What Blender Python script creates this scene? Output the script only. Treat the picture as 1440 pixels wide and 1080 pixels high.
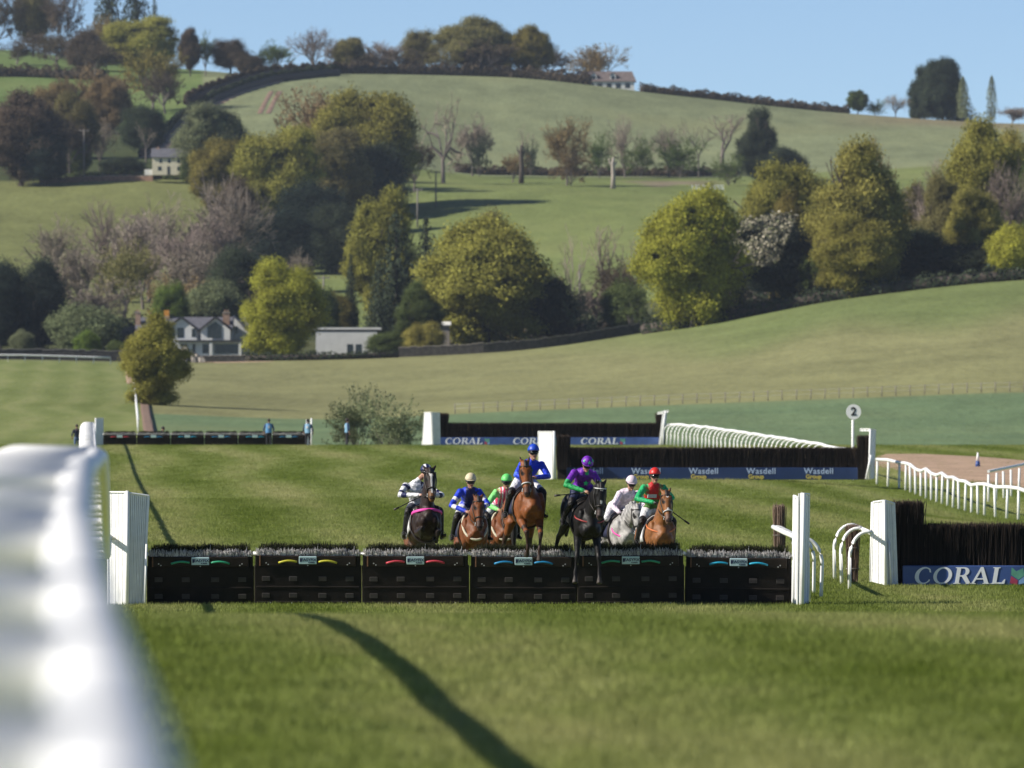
import bpy, math, random
import numpy as np
from mathutils import Vector, Matrix, Euler, kdtree

# ------------------------------------------------------------------ camera, sky, sun, exposure
sc = bpy.context.scene
for o in list(bpy.data.objects):
    bpy.data.objects.remove(o)
COL = sc.collection
ZC = 4.13                       # camera height above the turf at the hurdles
F = 12000.0                     # focal length in photo pixels (300 mm on a 36 mm wide frame)
cam_d = bpy.data.cameras.new('camera')
cam_d.sensor_width = 36.0
cam_d.lens = 300.0
cam_d.clip_start = 0.5
cam_d.clip_end = 20000.0
cam_d.dof.use_dof = True
cam_d.dof.focus_distance = 160.5
cam_d.dof.aperture_fstop = 5.4
cam = bpy.data.objects.new('camera', cam_d)
cam.location = (0, 0, ZC)
cam.rotation_euler = (math.radians(90), 0, 0)
COL.objects.link(cam)
sc.camera = cam

SUN_EL, SUN_AZ = 34.0, 14.0     # sun on the left, a little behind the camera
w = bpy.data.worlds.new('World')
sc.world = w
w.use_nodes = True
nt = w.node_tree
bg = nt.nodes['Background']
sky = nt.nodes.new('ShaderNodeTexSky')
sky.sky_type = 'NISHITA'
sky.sun_disc = False
sky.sun_elevation = math.radians(SUN_EL)
sdir = Vector((-math.cos(math.radians(SUN_EL)) * math.cos(math.radians(SUN_AZ)),
               -math.cos(math.radians(SUN_EL)) * math.sin(math.radians(SUN_AZ)),
               math.sin(math.radians(SUN_EL))))
sky.sun_rotation = math.atan2(sdir.x, sdir.y)
sky.altitude = 5000
sky.air_density = 0.85
sky.dust_density = 0.0
sky.ozone_density = 2.6
nt.links.new(sky.outputs[0], bg.inputs[0])
bg.inputs[1].default_value = 0.09
sun_d = bpy.data.lights.new('sun', 'SUN')
sun_d.energy = 5.0
sun_d.angle = math.radians(0.53)
sun_d.color = (1.0, 0.93, 0.82)
sun = bpy.data.objects.new('sun', sun_d)
sun.rotation_euler = (-sdir).to_track_quat('-Z', 'Y').to_euler()
sun.location = (-60, -20, 60)
COL.objects.link(sun)
sc.view_settings.view_transform = 'Standard'
sc.view_settings.look = 'None'
sc.view_settings.exposure = 0.42
sc.view_settings.gamma = 1.0
sc.view_settings.use_curve_mapping = False

random.seed(5)
rng = np.random.default_rng(5)

# ------------------------------------------------------------------ small helpers
def tag(o, label=None, cat=None, group=None, kind=None):
    if label: o['label'] = label
    if cat: o['category'] = cat
    if group: o['group'] = group
    if kind: o['kind'] = kind
    return o

def empty(name, loc=(0, 0, 0), rot=(0, 0, 0)):
    o = bpy.data.objects.new(name, None)
    o.empty_display_size = 0.2
    o.location = loc
    o.rotation_euler = rot
    COL.objects.link(o)
    return o

def link(name, me, mat=None, parent=None, loc=None, rot=None):
    o = bpy.data.objects.new(name, me)
    if mat is not None and len(me.materials) == 0:
        me.materials.append(mat)
    COL.objects.link(o)
    if mat is not None and me.materials[0] is not mat:
        o.material_slots[0].link = 'OBJECT'; o.material_slots[0].material = mat
    if parent is not None:
        o.parent = parent
    if loc is not None: o.location = loc
    if rot is not None: o.rotation_euler = rot
    return o

def npmesh(name, V, Fc, smooth=False):
    """V (n,3); Fc (m,k) equal-sized faces"""
    me = bpy.data.meshes.new(name)
    V = np.asarray(V, dtype=np.float32); Fc = np.asarray(Fc, dtype=np.int32)
    m, k = Fc.shape
    me.vertices.add(len(V)); me.vertices.foreach_set('co', V.ravel())
    me.loops.add(m * k); me.loops.foreach_set('vertex_index', Fc.ravel())
    me.polygons.add(m)
    me.polygons.foreach_set('loop_start', np.arange(0, m * k, k, dtype=np.int32))
    me.polygons.foreach_set('loop_total', np.full(m, k, dtype=np.int32))
    if smooth:
        me.polygons.foreach_set('use_smooth', np.ones(m, dtype=bool))
    me.update(calc_edges=True)
    return me

class MB:
    """mesh collector: boxes, prisms, tubes; faces of any size"""
    def __init__(s): s.v = []; s.f = []; s.sm = []
    def add(s, vs, fs, smooth=False):
        b = len(s.v); s.v += [tuple(p) for p in vs]
        for f in fs:
            s.f.append([i + b for i in f]); s.sm.append(smooth)
    def box(s, x0, x1, y0, y1, z0, z1, M=None):
        vs = [Vector((x, y, z)) for x in (x0, x1) for y in (y0, y1) for z in (z0, z1)]
        if M is not None: vs = [M @ p for p in vs]
        s.add(vs, [(0, 1, 3, 2), (4, 6, 7, 5), (0, 4, 5, 1), (2, 3, 7, 6), (0, 2, 6, 4), (1, 5, 7, 3)])
        return s
    def bevbox(s, x0, x1, y0, y1, z0, z1, b=0.01):
        # box with its four upright edges and the front rim chamfered
        pts = [(x0 + b, y0), (x1 - b, y0), (x1, y0 + b), (x1, y1 - b), (x1 - b, y1), (x0 + b, y1), (x0, y1 - b), (x0, y0 + b)]
        n = 8
        vs = []
        cx, cy = (x0 + x1) / 2, (y0 + y1) / 2
        for z, sh in ((z0, b), (z0 + b, 0), (z1 - b, 0), (z1, b)):
            for (x, y) in pts:
                vs.append((x - math.copysign(sh, x - cx), y - math.copysign(sh, y - cy), z))
        fs = [list(range(n))[::-1], [3 * n + i for i in range(n)]]
        for k in range(3):
            for i in range(n):
                fs.append((k * n + i, k * n + (i + 1) % n, (k + 1) * n + (i + 1) % n, (k + 1) * n + i))
        s.add(vs, fs); return s
    def hexa(s, bot, top):
        s.add(list(bot) + list(top), [(3, 2, 1, 0), (4, 5, 6, 7), (0, 1, 5, 4), (1, 2, 6, 5), (2, 3, 7, 6), (3, 0, 4, 7)])
        return s
    def prism(s, poly, y0, y1):
        n = len(poly)
        vs = [(x, y0, z) for x, z in poly] + [(x, y1, z) for x, z in poly]
        fs = [list(range(n)), [2 * n - 1 - i for i in range(n)]]
        fs += [(i, n + i, n + (i + 1) % n, (i + 1) % n) for i in range(n)]
        s.add(vs, fs); return s
    def tube(s, path, r, n=8, closed=False, smooth=True, rz=1.0):
        P = [Vector(p) for p in path]; m = len(P)
        rr = r if isinstance(r, (list, tuple)) else [r] * m
        vs = []
        for i in range(m):
            if closed: t = P[(i + 1) % m] - P[i - 1]
            else: t = P[min(i + 1, m - 1)] - P[max(i - 1, 0)]
            t.normalize()
            ref = Vector((0, 0, 1)) if abs(t.z) < 0.95 else Vector((1, 0, 0))
            a = t.cross(ref).normalized(); b = a.cross(t)
            for k in range(n):
                th = 2 * math.pi * k / n
                vs.append(P[i] + a * (math.cos(th) * rr[i]) + b * (math.sin(th) * rr[i] * rz))
        fs = []
        for i in range(m if closed else m - 1):
            j = (i + 1) % m
            for k in range(n):
                fs.append((i * n + k, i * n + (k + 1) % n, j * n + (k + 1) % n, j * n + k))
        s.add(vs, fs, smooth)
        if not closed:
            b = len(s.v) - m * n
            s.f.append([b + k for k in range(n)][::-1]); s.sm.append(False)
            s.f.append([b + (m - 1) * n + k for k in range(n)]); s.sm.append(False)
        return s
    def mesh(s, name):
        me = bpy.data.meshes.new(name)
        me.from_pydata(s.v, [], s.f); me.update()
        me.polygons.foreach_set('use_smooth', np.array(s.sm, dtype=bool))
        return me
    def build(s, name, mat, parent=None, loc=None, rot=None):
        return link(name, s.mesh(name), mat, parent, loc, rot)

# ------------------------------------------------------------------ materials
def _nodes(name):
    m = bpy.data.materials.new(name); m.use_nodes = True
    return m, m.node_tree, m.node_tree.nodes['Principled BSDF']

def mat(name, col, rough=0.7, nscale=8.0, namt=0.15, bump=0.0, spec=0.5, bscale=40.0, coat=0.0):
    m, t, p = _nodes(name)
    N, L = t.nodes, t.links
    p.inputs['Roughness'].default_value = rough
    p.inputs['Specular IOR Level'].default_value = spec
    p.inputs['Coat Weight'].default_value = coat
    tc = N.new('ShaderNodeTexCoord')
    no = N.new('ShaderNodeTexNoise'); no.inputs['Scale'].default_value = nscale; no.inputs['Detail'].default_value = 5
    L.new(tc.outputs['Object'], no.inputs['Vector'])
    rp = N.new('ShaderNodeValToRGB')
    lo = [c * (1 - namt) for c in col]; hi = [min(1, c * (1 + namt)) for c in col]
    rp.color_ramp.elements[0].position = 0.3; rp.color_ramp.elements[1].position = 0.7
    rp.color_ramp.elements[0].color = (*lo, 1); rp.color_ramp.elements[1].color = (*hi, 1)
    L.new(no.outputs['Fac'], rp.inputs['Fac']); L.new(rp.outputs['Color'], p.inputs['Base Color'])
    if bump > 0:
        n2 = N.new('ShaderNodeTexNoise'); n2.inputs['Scale'].default_value = bscale; n2.inputs['Detail'].default_value = 6
        L.new(tc.outputs['Object'], n2.inputs['Vector'])
        b = N.new('ShaderNodeBump'); b.inputs['Strength'].default_value = bump; b.inputs['Distance'].default_value = 0.02
        L.new(n2.outputs['Fac'], b.inputs['Height']); L.new(b.outputs['Normal'], p.inputs['Normal'])
    return m

def mat_island(name, cols, rough=0.8, spec=0.2):
    """colour ramps over Random Per Island: every twig its own tone"""
    m, t, p = _nodes(name)
    N, L = t.nodes, t.links
    g = N.new('ShaderNodeNewGeometry'); rp = N.new('ShaderNodeValToRGB')
    els = rp.color_ramp.elements
    while len(els) < len(cols): els.new(0.5)
    for i, c in enumerate(cols):
        els[i].position = i / (len(cols) - 1); els[i].color = (*c, 1)
    L.new(g.outputs['Random Per Island'], rp.inputs['Fac']); L.new(rp.outputs['Color'], p.inputs['Base Color'])
    p.inputs['Roughness'].default_value = rough; p.inputs['Specular IOR Level'].default_value = spec
    return m

def mat_vcol(name, rough=0.5, spec=0.5, nscale=30.0, namt=0.25, sheen=0.0, bump=0.0):
    m, t, p = _nodes(name)
    N, L = t.nodes, t.links
    a = N.new('ShaderNodeAttribute'); a.attribute_name = 'Col'
    tc = N.new('ShaderNodeTexCoord')
    no = N.new('ShaderNodeTexNoise'); no.inputs['Scale'].default_value = nscale; no.inputs['Detail'].default_value = 4
    L.new(tc.outputs['Object'], no.inputs['Vector'])
    mr = N.new('ShaderNodeMapRange'); mr.inputs['From Min'].default_value = 0.25; mr.inputs['From Max'].default_value = 0.75
    mr.inputs['To Min'].default_value = 1 - namt; mr.inputs['To Max'].default_value = 1 + namt
    L.new(no.outputs['Fac'], mr.inputs['Value'])
    mx = N.new('ShaderNodeVectorMath'); mx.operation = 'SCALE'
    L.new(a.outputs['Color'], mx.inputs[0]); L.new(mr.outputs['Result'], mx.inputs['Scale'])
    L.new(mx.outputs[0], p.inputs['Base Color'])
    p.inputs['Roughness'].default_value = rough; p.inputs['Specular IOR Level'].default_value = spec
    p.inputs['Sheen Weight'].default_value = sheen
    if bump > 0:
        b = N.new('ShaderNodeBump'); b.inputs['Strength'].default_value = bump; b.inputs['Distance'].default_value = 0.03
        L.new(no.outputs['Fac'], b.inputs['Height']); L.new(b.outputs['Normal'], p.inputs['Normal'])
    return m

def mat_leaf(name, transl=0.3):
    """foliage: colour from the object's own colour, toned per leaf clump"""
    m = bpy.data.materials.new(name); m.use_nodes = True
    t = m.node_tree; N, L = t.nodes, t.links
    N.remove(N['Principled BSDF']); out = N['Material Output']
    oi = N.new('ShaderNodeObjectInfo'); g = N.new('ShaderNodeNewGeometry')
    no = N.new('ShaderNodeTexNoise'); no.inputs['Scale'].default_value = 0.30; no.inputs['Detail'].default_value = 4
    L.new(g.outputs['Position'], no.inputs['Vector'])
    ad = N.new('ShaderNodeMath'); ad.operation = 'MULTIPLY_ADD'
    L.new(g.outputs['Random Per Island'], ad.inputs[0]); ad.inputs[1].default_value = 0.35
    L.new(no.outputs['Fac'], ad.inputs[2])
    mr = N.new('ShaderNodeMapRange'); mr.inputs['From Min'].default_value = 0.38; mr.inputs['From Max'].default_value = 1.0
    mr.inputs['To Min'].default_value = 0.45; mr.inputs['To Max'].default_value = 1.5
    L.new(ad.outputs[0], mr.inputs['Value'])
    sc_ = N.new('ShaderNodeVectorMath'); sc_.operation = 'SCALE'
    L.new(oi.outputs['Color'], sc_.inputs[0]); L.new(mr.outputs['Result'], sc_.inputs['Scale'])
    d = N.new('ShaderNodeBsdfDiffuse'); tr = N.new('ShaderNodeBsdfTranslucent'); mx = N.new('ShaderNodeMixShader')
    L.new(sc_.outputs[0], d.inputs['Color']); L.new(sc_.outputs[0], tr.inputs['Color'])
    mx.inputs[0].default_value = transl
    L.new(d.outputs[0], mx.inputs[1]); L.new(tr.outputs[0], mx.inputs[2]); L.new(mx.outputs[0], out.inputs['Surface'])
    return m

M = {}
M['white'] = mat('white_plastic', (0.86, 0.86, 0.85), 0.45, 3, 0.06)
M['white_b'] = mat('weathered_white_board', (0.82, 0.82, 0.81), 0.55, 5, 0.08, 0.1)
M['rubber'] = mat('dark_rubber_panel', (0.012, 0.009, 0.007), 0.7, 6, 0.35, 0.15, 0.2)
M['rubber2'] = mat('worn_rubber_pad', (0.034, 0.028, 0.027), 0.6, 9, 0.3, 0.1)
M['rubber_top'] = mat('brown_rubber_board', (0.018, 0.012, 0.009), 0.6, 6, 0.3, 0.1, 0.25)
M['trim'] = mat('rusty_edge_trim', (0.16, 0.075, 0.035), 0.7, 20, 0.3)
M['hole'] = mat('black_hole', (0.004, 0.004, 0.004), 0.9)
M['plate'] = mat('pale_blue_plate', (0.50, 0.66, 0.70), 0.4, 10, 0.05)
M['ink'] = mat('navy_ink', (0.02, 0.03, 0.09), 0.6, 10, 0.05)
M['bolt'] = mat('steel_bolt', (0.5, 0.5, 0.5), 0.35, 10, 0.1)
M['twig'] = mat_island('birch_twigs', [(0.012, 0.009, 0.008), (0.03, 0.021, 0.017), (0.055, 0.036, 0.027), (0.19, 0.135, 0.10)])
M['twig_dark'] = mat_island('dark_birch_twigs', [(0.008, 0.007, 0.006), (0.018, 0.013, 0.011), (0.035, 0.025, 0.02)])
M['twig_tan'] = mat_island('tan_birch_twigs', [(0.08, 0.05, 0.036), (0.22, 0.15, 0.11), (0.42, 0.31, 0.25)])
M['brush_dark'] = mat_island('hurdle_brush_green', [(0.01, 0.011, 0.006), (0.025, 0.028, 0.012), (0.06, 0.06, 0.03)])
M['brush_white'] = mat_island('hurdle_brush_white', [(0.05, 0.045, 0.045), (0.35, 0.33, 0.34), (0.70, 0.68, 0.68), (0.8, 0.78, 0.77)])
M['core'] = mat('dark_birch_core', (0.010, 0.008, 0.007), 0.9, 20, 0.4)
M['navy'] = mat('navy_board', (0.012, 0.03, 0.10), 0.45, 3, 0.12)
M['coral_blue'] = mat('blue_banner', (0.045, 0.085, 0.25), 0.35, 2, 0.2)
M['letter'] = mat('white_lettering', (0.78, 0.80, 0.84), 0.5, 10, 0.03)
M['letter_b'] = mat('pale_blue_lettering', (0.42, 0.52, 0.72), 0.5, 10, 0.03)
M['letter_y'] = mat('yellow_lettering', (0.62, 0.50, 0.10), 0.5, 10, 0.03)
M['leaf'] = mat_leaf('foliage', 0.4)
M['needle'] = mat_leaf('needle_foliage', 0.1)
M['bark'] = mat('bark', (0.07, 0.055, 0.045), 0.9, 3, 0.4)
M['bark_grey'] = mat('grey_bark', (0.16, 0.135, 0.12), 0.9, 3, 0.35)
M['blossom'] = mat_island('white_blossom', [(0.12, 0.14, 0.06), (0.34, 0.31, 0.22), (0.50, 0.46, 0.36)])
M['horse'] = mat_vcol('horse_coat', 0.5, 0.22, 12.0, 0.30, 0.0, 0.35)
M['cloth'] = mat_vcol('figure_cloth', 0.5, 0.35, 17.0, 0.30, 0.0, 1.0)
M['stone'] = mat('pale_stone', (0.34, 0.30, 0.26), 0.9, 2, 0.3, 0.5, 0.2, 6)
M['brick'] = mat('pale_brick', (0.36, 0.24, 0.18), 0.9, 3, 0.2)
M['slate'] = mat('grey_slate', (0.12, 0.12, 0.14), 0.6, 1.5, 0.2)
M['wall_w'] = mat('white_render', (0.70, 0.70, 0.68), 0.9, 0.8, 0.08)
M['wall_c'] = mat('cream_render', (0.66, 0.60, 0.46), 0.9, 0.8, 0.08)
M['glass'] = mat('dark_glass', (0.015, 0.022, 0.026), 0.08, 1, 0.1)
M['wood'] = mat('grey_timber', (0.20, 0.18, 0.16), 0.9, 6, 0.25)

# ------------------------------------------------------------------ terrain
def pchip(xk, Yk, xq):
    """monotone cubic; xk (K,), Yk (N,K), xq (N,)"""
    xk = np.asarray(xk, float)
    h = np.diff(xk); dl = np.diff(Yk, axis=1) / h
    m = np.zeros_like(Yk)
    d0, d1 = dl[:, :-1], dl[:, 1:]
    w1 = 2 * h[1:] + h[:-1]; w2 = h[1:] + 2 * h[:-1]
    same = (d0 * d1) > 0
    with np.errstate(divide='ignore', invalid='ignore'):
        hm = (w1 + w2) / (w1 / np.where(same, d0, 1) + w2 / np.where(same, d1, 1))
    m[:, 1:-1] = np.where(same, hm, 0)
    m[:, 0] = dl[:, 0]; m[:, -1] = dl[:, -1]
    i = np.clip(np.searchsorted(xk, xq, side='right') - 1, 0, len(xk) - 2)
    r = np.arange(len(xq))
    hh = h[i]; t = np.clip((xq - xk[i]) / hh, -2, 3)
    y0, y1, m0, m1 = Yk[r, i], Yk[r, i + 1], m[r, i], m[r, i + 1]
    t2, t3 = t * t, t * t * t
    return (2 * t3 - 3 * t2 + 1) * y0 + (t3 - 2 * t2 + t) * hh * m0 + (-2 * t3 + 3 * t2) * y1 + (t3 - t2) * hh * m1

# near part: height of the course against the camera's level, along its length
DN = [-120, 0, 30, 36.6, 44.6, 51, 62, 84, 90, 104, 130, 150, 160, 178, 260, 370, 440, 484, 512]
ZN = [-1.7, -1.60, -1.60, -1.63, -1.675, -1.71, -1.82, -2.30, -2.50, -3.10, -3.88, -4.09, -4.13, -4.13, -4.16, -4.12, -3.72, -3.50, -3.95]
XS = [-1500, 0, 200, 450, 700, 950, 1200, 1440, 2900]
FAR = {512: [632.6] * 9,
       560: [649] * 9,
       640: [646] * 9,
       700: [618, 620, 624, 627, 629, 631, 634, 637, 640],
       900: [580, 578, 582, 590, 580, 570, 561, 553, 545],
       1150: [530, 522, 530, 540, 528, 508, 476, 452, 410],
       1300: [512, 507, 511, 509, 499, 466, 420, 394, 340],
       1400: [505, 502, 503, 498, 487, 452, 405, 375, 320],
       1600: [450, 440, 450, 455, 440, 410, 370, 340, 280],
       1850: [360, 362, 370, 390, 365, 340, 325, 295, 250],
       2100: [250, 258, 252, 262, 265, 268, 262, 245, 210],
       2300: [190, 192, 198, 195, 236, 238, 226, 217, 190],
       2600: [95, 100, 106, 103, 108, 134, 160, 174, 185],
       2750: [70, 78, 92, 112, 122, 150, 175, 188, 200],
       3200: [62, 70, 98, 130, 140, 165, 190, 200, 215],
       6000: [330] * 9}
DF = sorted(FAR)
TF = np.array([FAR[d] for d in DF], float)          # rows d, cols x

def smooth01(a, b, x):
    t = np.clip((x - a) / (b - a), 0, 1)
    return t * t * (3 - 2 * t)

def terrain(X, D):
    """ground height (world z) at X, D (arrays)"""
    X = np.atleast_1d(np.asarray(X, float)); D = np.atleast_1d(np.asarray(D, float))
    n = len(X)
    zn = pchip(DN, np.broadcast_to(np.array(ZN, float), (n, len(ZN))), np.clip(D, -120, 512))
    zn = zn - 0.95 * smooth01(9, 19, X) * smooth01(235, 310, D) * (1 - smooth01(325, 410, D))
    zn = zn + 0.05 * np.sin(X * 0.33 + D * 0.07) * smooth01(70, 110, D) * (1 - smooth01(130, 150, D))
    Dc = np.maximum(D, 512)
    x = 720 + F * X / Dc
    xc = np.clip(x, XS[0], XS[-1])
    rows = np.stack([pchip(XS, np.broadcast_to(TF[k], (n, len(XS))), xc) for k in range(len(DF))], axis=1)
    yf = pchip(DF, rows, np.clip(Dc, 512, 6000))
    zf = (540 - yf) / F * Dc
    return ZC + np.where(D < 512, zn, zf)

def gz(X, D): return float(terrain([X], [D])[0])
def P(x, y, d): return Vector(((x - 720) / F * d, d, ZC + (540 - y) / F * d))
def GX(x, d):                                        # ground point in photo column x at distance d
    X = (x - 720) / F * d
    return Vector((X, d, gz(X, d)))
_dg = np.concatenate([np.linspace(512, 1400, 300), np.linspace(1405, 3000, 400)])
def dist(x, y, dmin=700, dmax=3000):
    """distance at which the ground shows at photo pixel x, y"""
    dd = _dg[(_dg >= dmin) & (_dg <= dmax)]
    z = terrain((x - 720) / F * dd, dd)
    yy = 540 - (z - ZC) / dd * F
    k = np.argmax(yy <= y)
    if not (yy <= y).any(): k = int(np.argmin(yy))
    return float(dd[k])
def GP(x, y, dmin=700): return GX(x, dist(x, y, dmin))

# grid
us = np.concatenate([np.linspace(-2700, -400, 30)[:-1], np.linspace(-400, -60, 24)[:-1], np.arange(-60, 1500, 6.0), np.linspace(1500, 1840, 24), np.linspace(1840, 4100, 30)[1:]])
ds = np.concatenate([np.linspace(-120, 20, 12)[:-1], np.linspace(20, 60, 28)[:-1], np.linspace(60, 170, 40)[:-1], np.linspace(170, 470, 50)[:-1], np.linspace(470, 700, 46)[:-1],
                     np.linspace(700, 1400, 110)[:-1], np.linspace(1400, 2800, 150)[:-1], np.geomspace(2800, 4200, 30)])
def wfun(d): return np.sqrt(np.maximum(d, 0) ** 2 + 90.0 ** 2 * np.exp(-np.maximum(d, 0) / 60)) / F
UU, DD = np.meshgrid(us, ds)
XX = (UU - 720) * wfun(DD)
ZZ = terrain(XX.ravel(), DD.ravel())
nu, nd = len(us), len(ds)
V = np.stack([XX.ravel(), DD.ravel(), ZZ], axis=1)
ii = (np.arange(nd - 1)[:, None] * nu + np.arange(nu - 1)[None, :]).ravel()
Fq = np.stack([ii, ii + 1, ii + nu + 1, ii + nu], axis=1)
ground_me = npmesh('ground', V, Fq, True)

# field colours (albedo) by place
px = 720 + F * XX.ravel() / np.maximum(DD.ravel(), 1)
py = 540 - (ZZ - ZC) / np.maximum(DD.ravel(), 1) * F
dv = DD.ravel()
C = np.zeros((len(V), 4), np.float32); C[:, 3] = 0.0       # alpha 0: course turf, 1: hill field
def setc(mask, c, a=1.0): C[mask] = (*c, a)
far = dv > 560
setc(~far, (0.12, 0.18, 0.035), 0.0)
setc(far, (0.175, 0.195, 0.085))
teal = far & (dv < 905) & (px > 215)
setc(teal, (0.135, 0.195, 0.100))
brown = far & (dv >= 905) & (dv < 1330) & (px > 200)
setc(brown, (0.225, 0.225, 0.105))
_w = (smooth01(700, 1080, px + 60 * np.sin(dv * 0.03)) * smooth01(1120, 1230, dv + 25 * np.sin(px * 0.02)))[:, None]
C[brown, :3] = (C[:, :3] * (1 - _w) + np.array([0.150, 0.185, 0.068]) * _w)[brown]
setc(far & (dv < 1300) & (px <= 200), (0.185, 0.215, 0.085), 0.55)
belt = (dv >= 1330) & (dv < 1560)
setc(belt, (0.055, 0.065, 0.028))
mid = (dv >= 1560) & (dv < 2300)
setc(mid, (0.160, 0.195, 0.066))
setc(mid & (px < 290), (0.175, 0.190, 0.070))
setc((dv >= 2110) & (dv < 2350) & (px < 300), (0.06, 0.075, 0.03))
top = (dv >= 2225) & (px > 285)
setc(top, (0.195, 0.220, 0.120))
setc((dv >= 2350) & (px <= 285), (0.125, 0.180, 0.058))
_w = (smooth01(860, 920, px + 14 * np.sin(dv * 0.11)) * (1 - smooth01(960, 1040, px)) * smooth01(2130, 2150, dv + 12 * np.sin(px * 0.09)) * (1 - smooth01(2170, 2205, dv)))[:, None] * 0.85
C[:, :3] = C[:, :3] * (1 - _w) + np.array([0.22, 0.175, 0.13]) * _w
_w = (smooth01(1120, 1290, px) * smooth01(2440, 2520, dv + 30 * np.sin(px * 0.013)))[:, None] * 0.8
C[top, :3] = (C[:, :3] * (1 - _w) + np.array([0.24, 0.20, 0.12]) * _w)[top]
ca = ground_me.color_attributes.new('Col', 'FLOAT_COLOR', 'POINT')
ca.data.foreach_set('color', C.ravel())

def turf_group():
    """course turf colour from world position: mowing bands along the course plus wear"""
    g = bpy.data.node_groups.new('turf_colour', 'ShaderNodeTree')
    g.interface.new_socket('Color', in_out='OUTPUT', socket_type='NodeSocketColor')
    N, L = g.nodes, g.links
    go = N.new('NodeGroupOutput'); ge = N.new('ShaderNodeNewGeometry')
    sp = N.new('ShaderNodeSeparateXYZ'); L.new(ge.outputs['Position'], sp.inputs[0])
    def math_(op, a, b=None, c=None):
        n = N.new('ShaderNodeMath'); n.operation = op
        for i, q in enumerate((a, b, c)):
            if q is None: continue
            if isinstance(q, (int, float)): n.inputs[i].default_value = q
            else: L.new(q, n.inputs[i])
        return n.outputs[0]
    def noise(scale, detail=4, sx=1, sy=1):
        mp = N.new('ShaderNodeMapping'); mp.inputs['Scale'].default_value = (sx, sy, 1)
        L.new(ge.outputs['Position'], mp.inputs[0])
        n = N.new('ShaderNodeTexNoise'); n.inputs['Scale'].default_value = scale; n.inputs['Detail'].default_value = detail
        L.new(mp.outputs[0], n.inputs['Vector'])
        return n.outputs['Fac']
    s = math_('MULTIPLY_ADD', sp.outputs['Y'], 0.0483, sp.outputs['X'])
    wob = noise(0.010, 2)
    s2 = math_('MULTIPLY_ADD', wob, 9.0, s)
    band = math_('SINE', math_('MULTIPLY', s2, 1.25))
    big = noise(0.06, 3, 1, 0.35)
    fine = noise(1.3, 5, 1, 0.25)
    a = math_('MULTIPLY_ADD', band, 0.17, math_('MULTIPLY_ADD', big, 0.75, math_('MULTIPLY_ADD', fine, 0.55, -0.17)))
    rp = N.new('ShaderNodeValToRGB'); e = rp.color_ramp.elements
    e[0].position = 0.22; e[0].color = (0.125, 0.165, 0.030, 1)
    e[1].position = 0.80; e[1].color = (0.300, 0.300, 0.125, 1)
    k = e.new(0.5); k.color = (0.200, 0.235, 0.068, 1)
    L.new(a, rp.inputs['Fac']); L.new(rp.outputs['Color'], go.inputs[0])
    return g
TG = turf_group()

def ground_mat():
    m, t, p = _nodes('ground_turf_and_fields')
    N, L = t.nodes, t.links
    at = N.new('ShaderNodeAttribute'); at.attribute_name = 'Col'
    g = N.new('ShaderNodeGroup'); g.node_tree = TG
    ge = N.new('ShaderNodeNewGeometry')
    def noise(scale, detail, v=(1, 1, 1)):
        mp = N.new('ShaderNodeMapping'); mp.inputs['Scale'].default_value = v
        L.new(ge.outputs['Position'], mp.inputs[0])
        n = N.new('ShaderNodeTexNoise'); n.inputs['Scale'].default_value = scale; n.inputs['Detail'].default_value = detail
        n.inputs['Roughness'].default_value = 0.65
        L.new(mp.outputs[0], n.inputs['Vector'])
        return n.outputs['Fac']
    n1 = noise(0.012, 6, (1, 0.7, 1)); n2 = noise(0.12, 5, (1, 0.25, 1)); n3 = noise(0.9, 3, (1, 0.15, 1))
    def ma(op, a, b, c=None):
        n = N.new('ShaderNodeMath'); n.operation = op
        for i, q in enumerate((a, b, c)):
            if q is None: continue
            if isinstance(q, (int, float)): n.inputs[i].default_value = q
            else: L.new(q, n.inputs[i])
        return n.outputs[0]
    s = ma('ADD', ma('MULTIPLY', n1, 0.7), ma('ADD', ma('MULTIPLY', n2, 0.6), ma('MULTIPLY', n3, 0.4)))
    mr = N.new('ShaderNodeMapRange'); mr.inputs['From Min'].default_value = 0.55; mr.inputs['From Max'].default_value = 1.15
    mr.inputs['To Min'].default_value = 0.6; mr.inputs['To Max'].default_value = 1.4
    L.new(s, mr.inputs['Value'])
    fld = N.new('ShaderNodeVectorMath'); fld.operation = 'SCALE'
    L.new(at.outputs['Color'], fld.inputs[0]); L.new(mr.outputs['Result'], fld.inputs['Scale'])
    # drier grass where the noise runs high
    dry = N.new('ShaderNodeMix'); dry.data_type = 'RGBA'
    mr2 = N.new('ShaderNodeMapRange'); mr2.inputs['From Min'].default_value = 0.5; mr2.inputs['From Max'].default_value = 0.75
    mr2.inputs['To Max'].default_value = 0.45
    L.new(n1, mr2.inputs['Value']); L.new(mr2.outputs['Result'], dry.inputs['Factor'])
    L.new(fld.outputs[0], dry.inputs['A']); dry.inputs['B'].default_value = (0.19, 0.18, 0.08, 1)
    mx = N.new('ShaderNodeMix'); mx.data_type = 'RGBA'
    L.new(at.outputs['Alpha'], mx.inputs['Factor']); L.new(g.outputs[0], mx.inputs['A']); L.new(dry.outputs['Result'], mx.inputs['B'])
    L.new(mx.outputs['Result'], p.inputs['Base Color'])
    p.inputs['Roughness'].default_value = 0.95; p.inputs['Specular IOR Level'].default_value = 0.05
    b = N.new('ShaderNodeBump'); b.inputs['Strength'].default_value = 0.35; b.inputs['Distance'].default_value = 0.4
    L.new(n3, b.inputs['Height']); L.new(b.outputs['Normal'], p.inputs['Normal'])
    return m
M['ground'] = ground_mat()
ground = link('ground', ground_me, M['ground'])
tag(ground, kind='structure')

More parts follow.
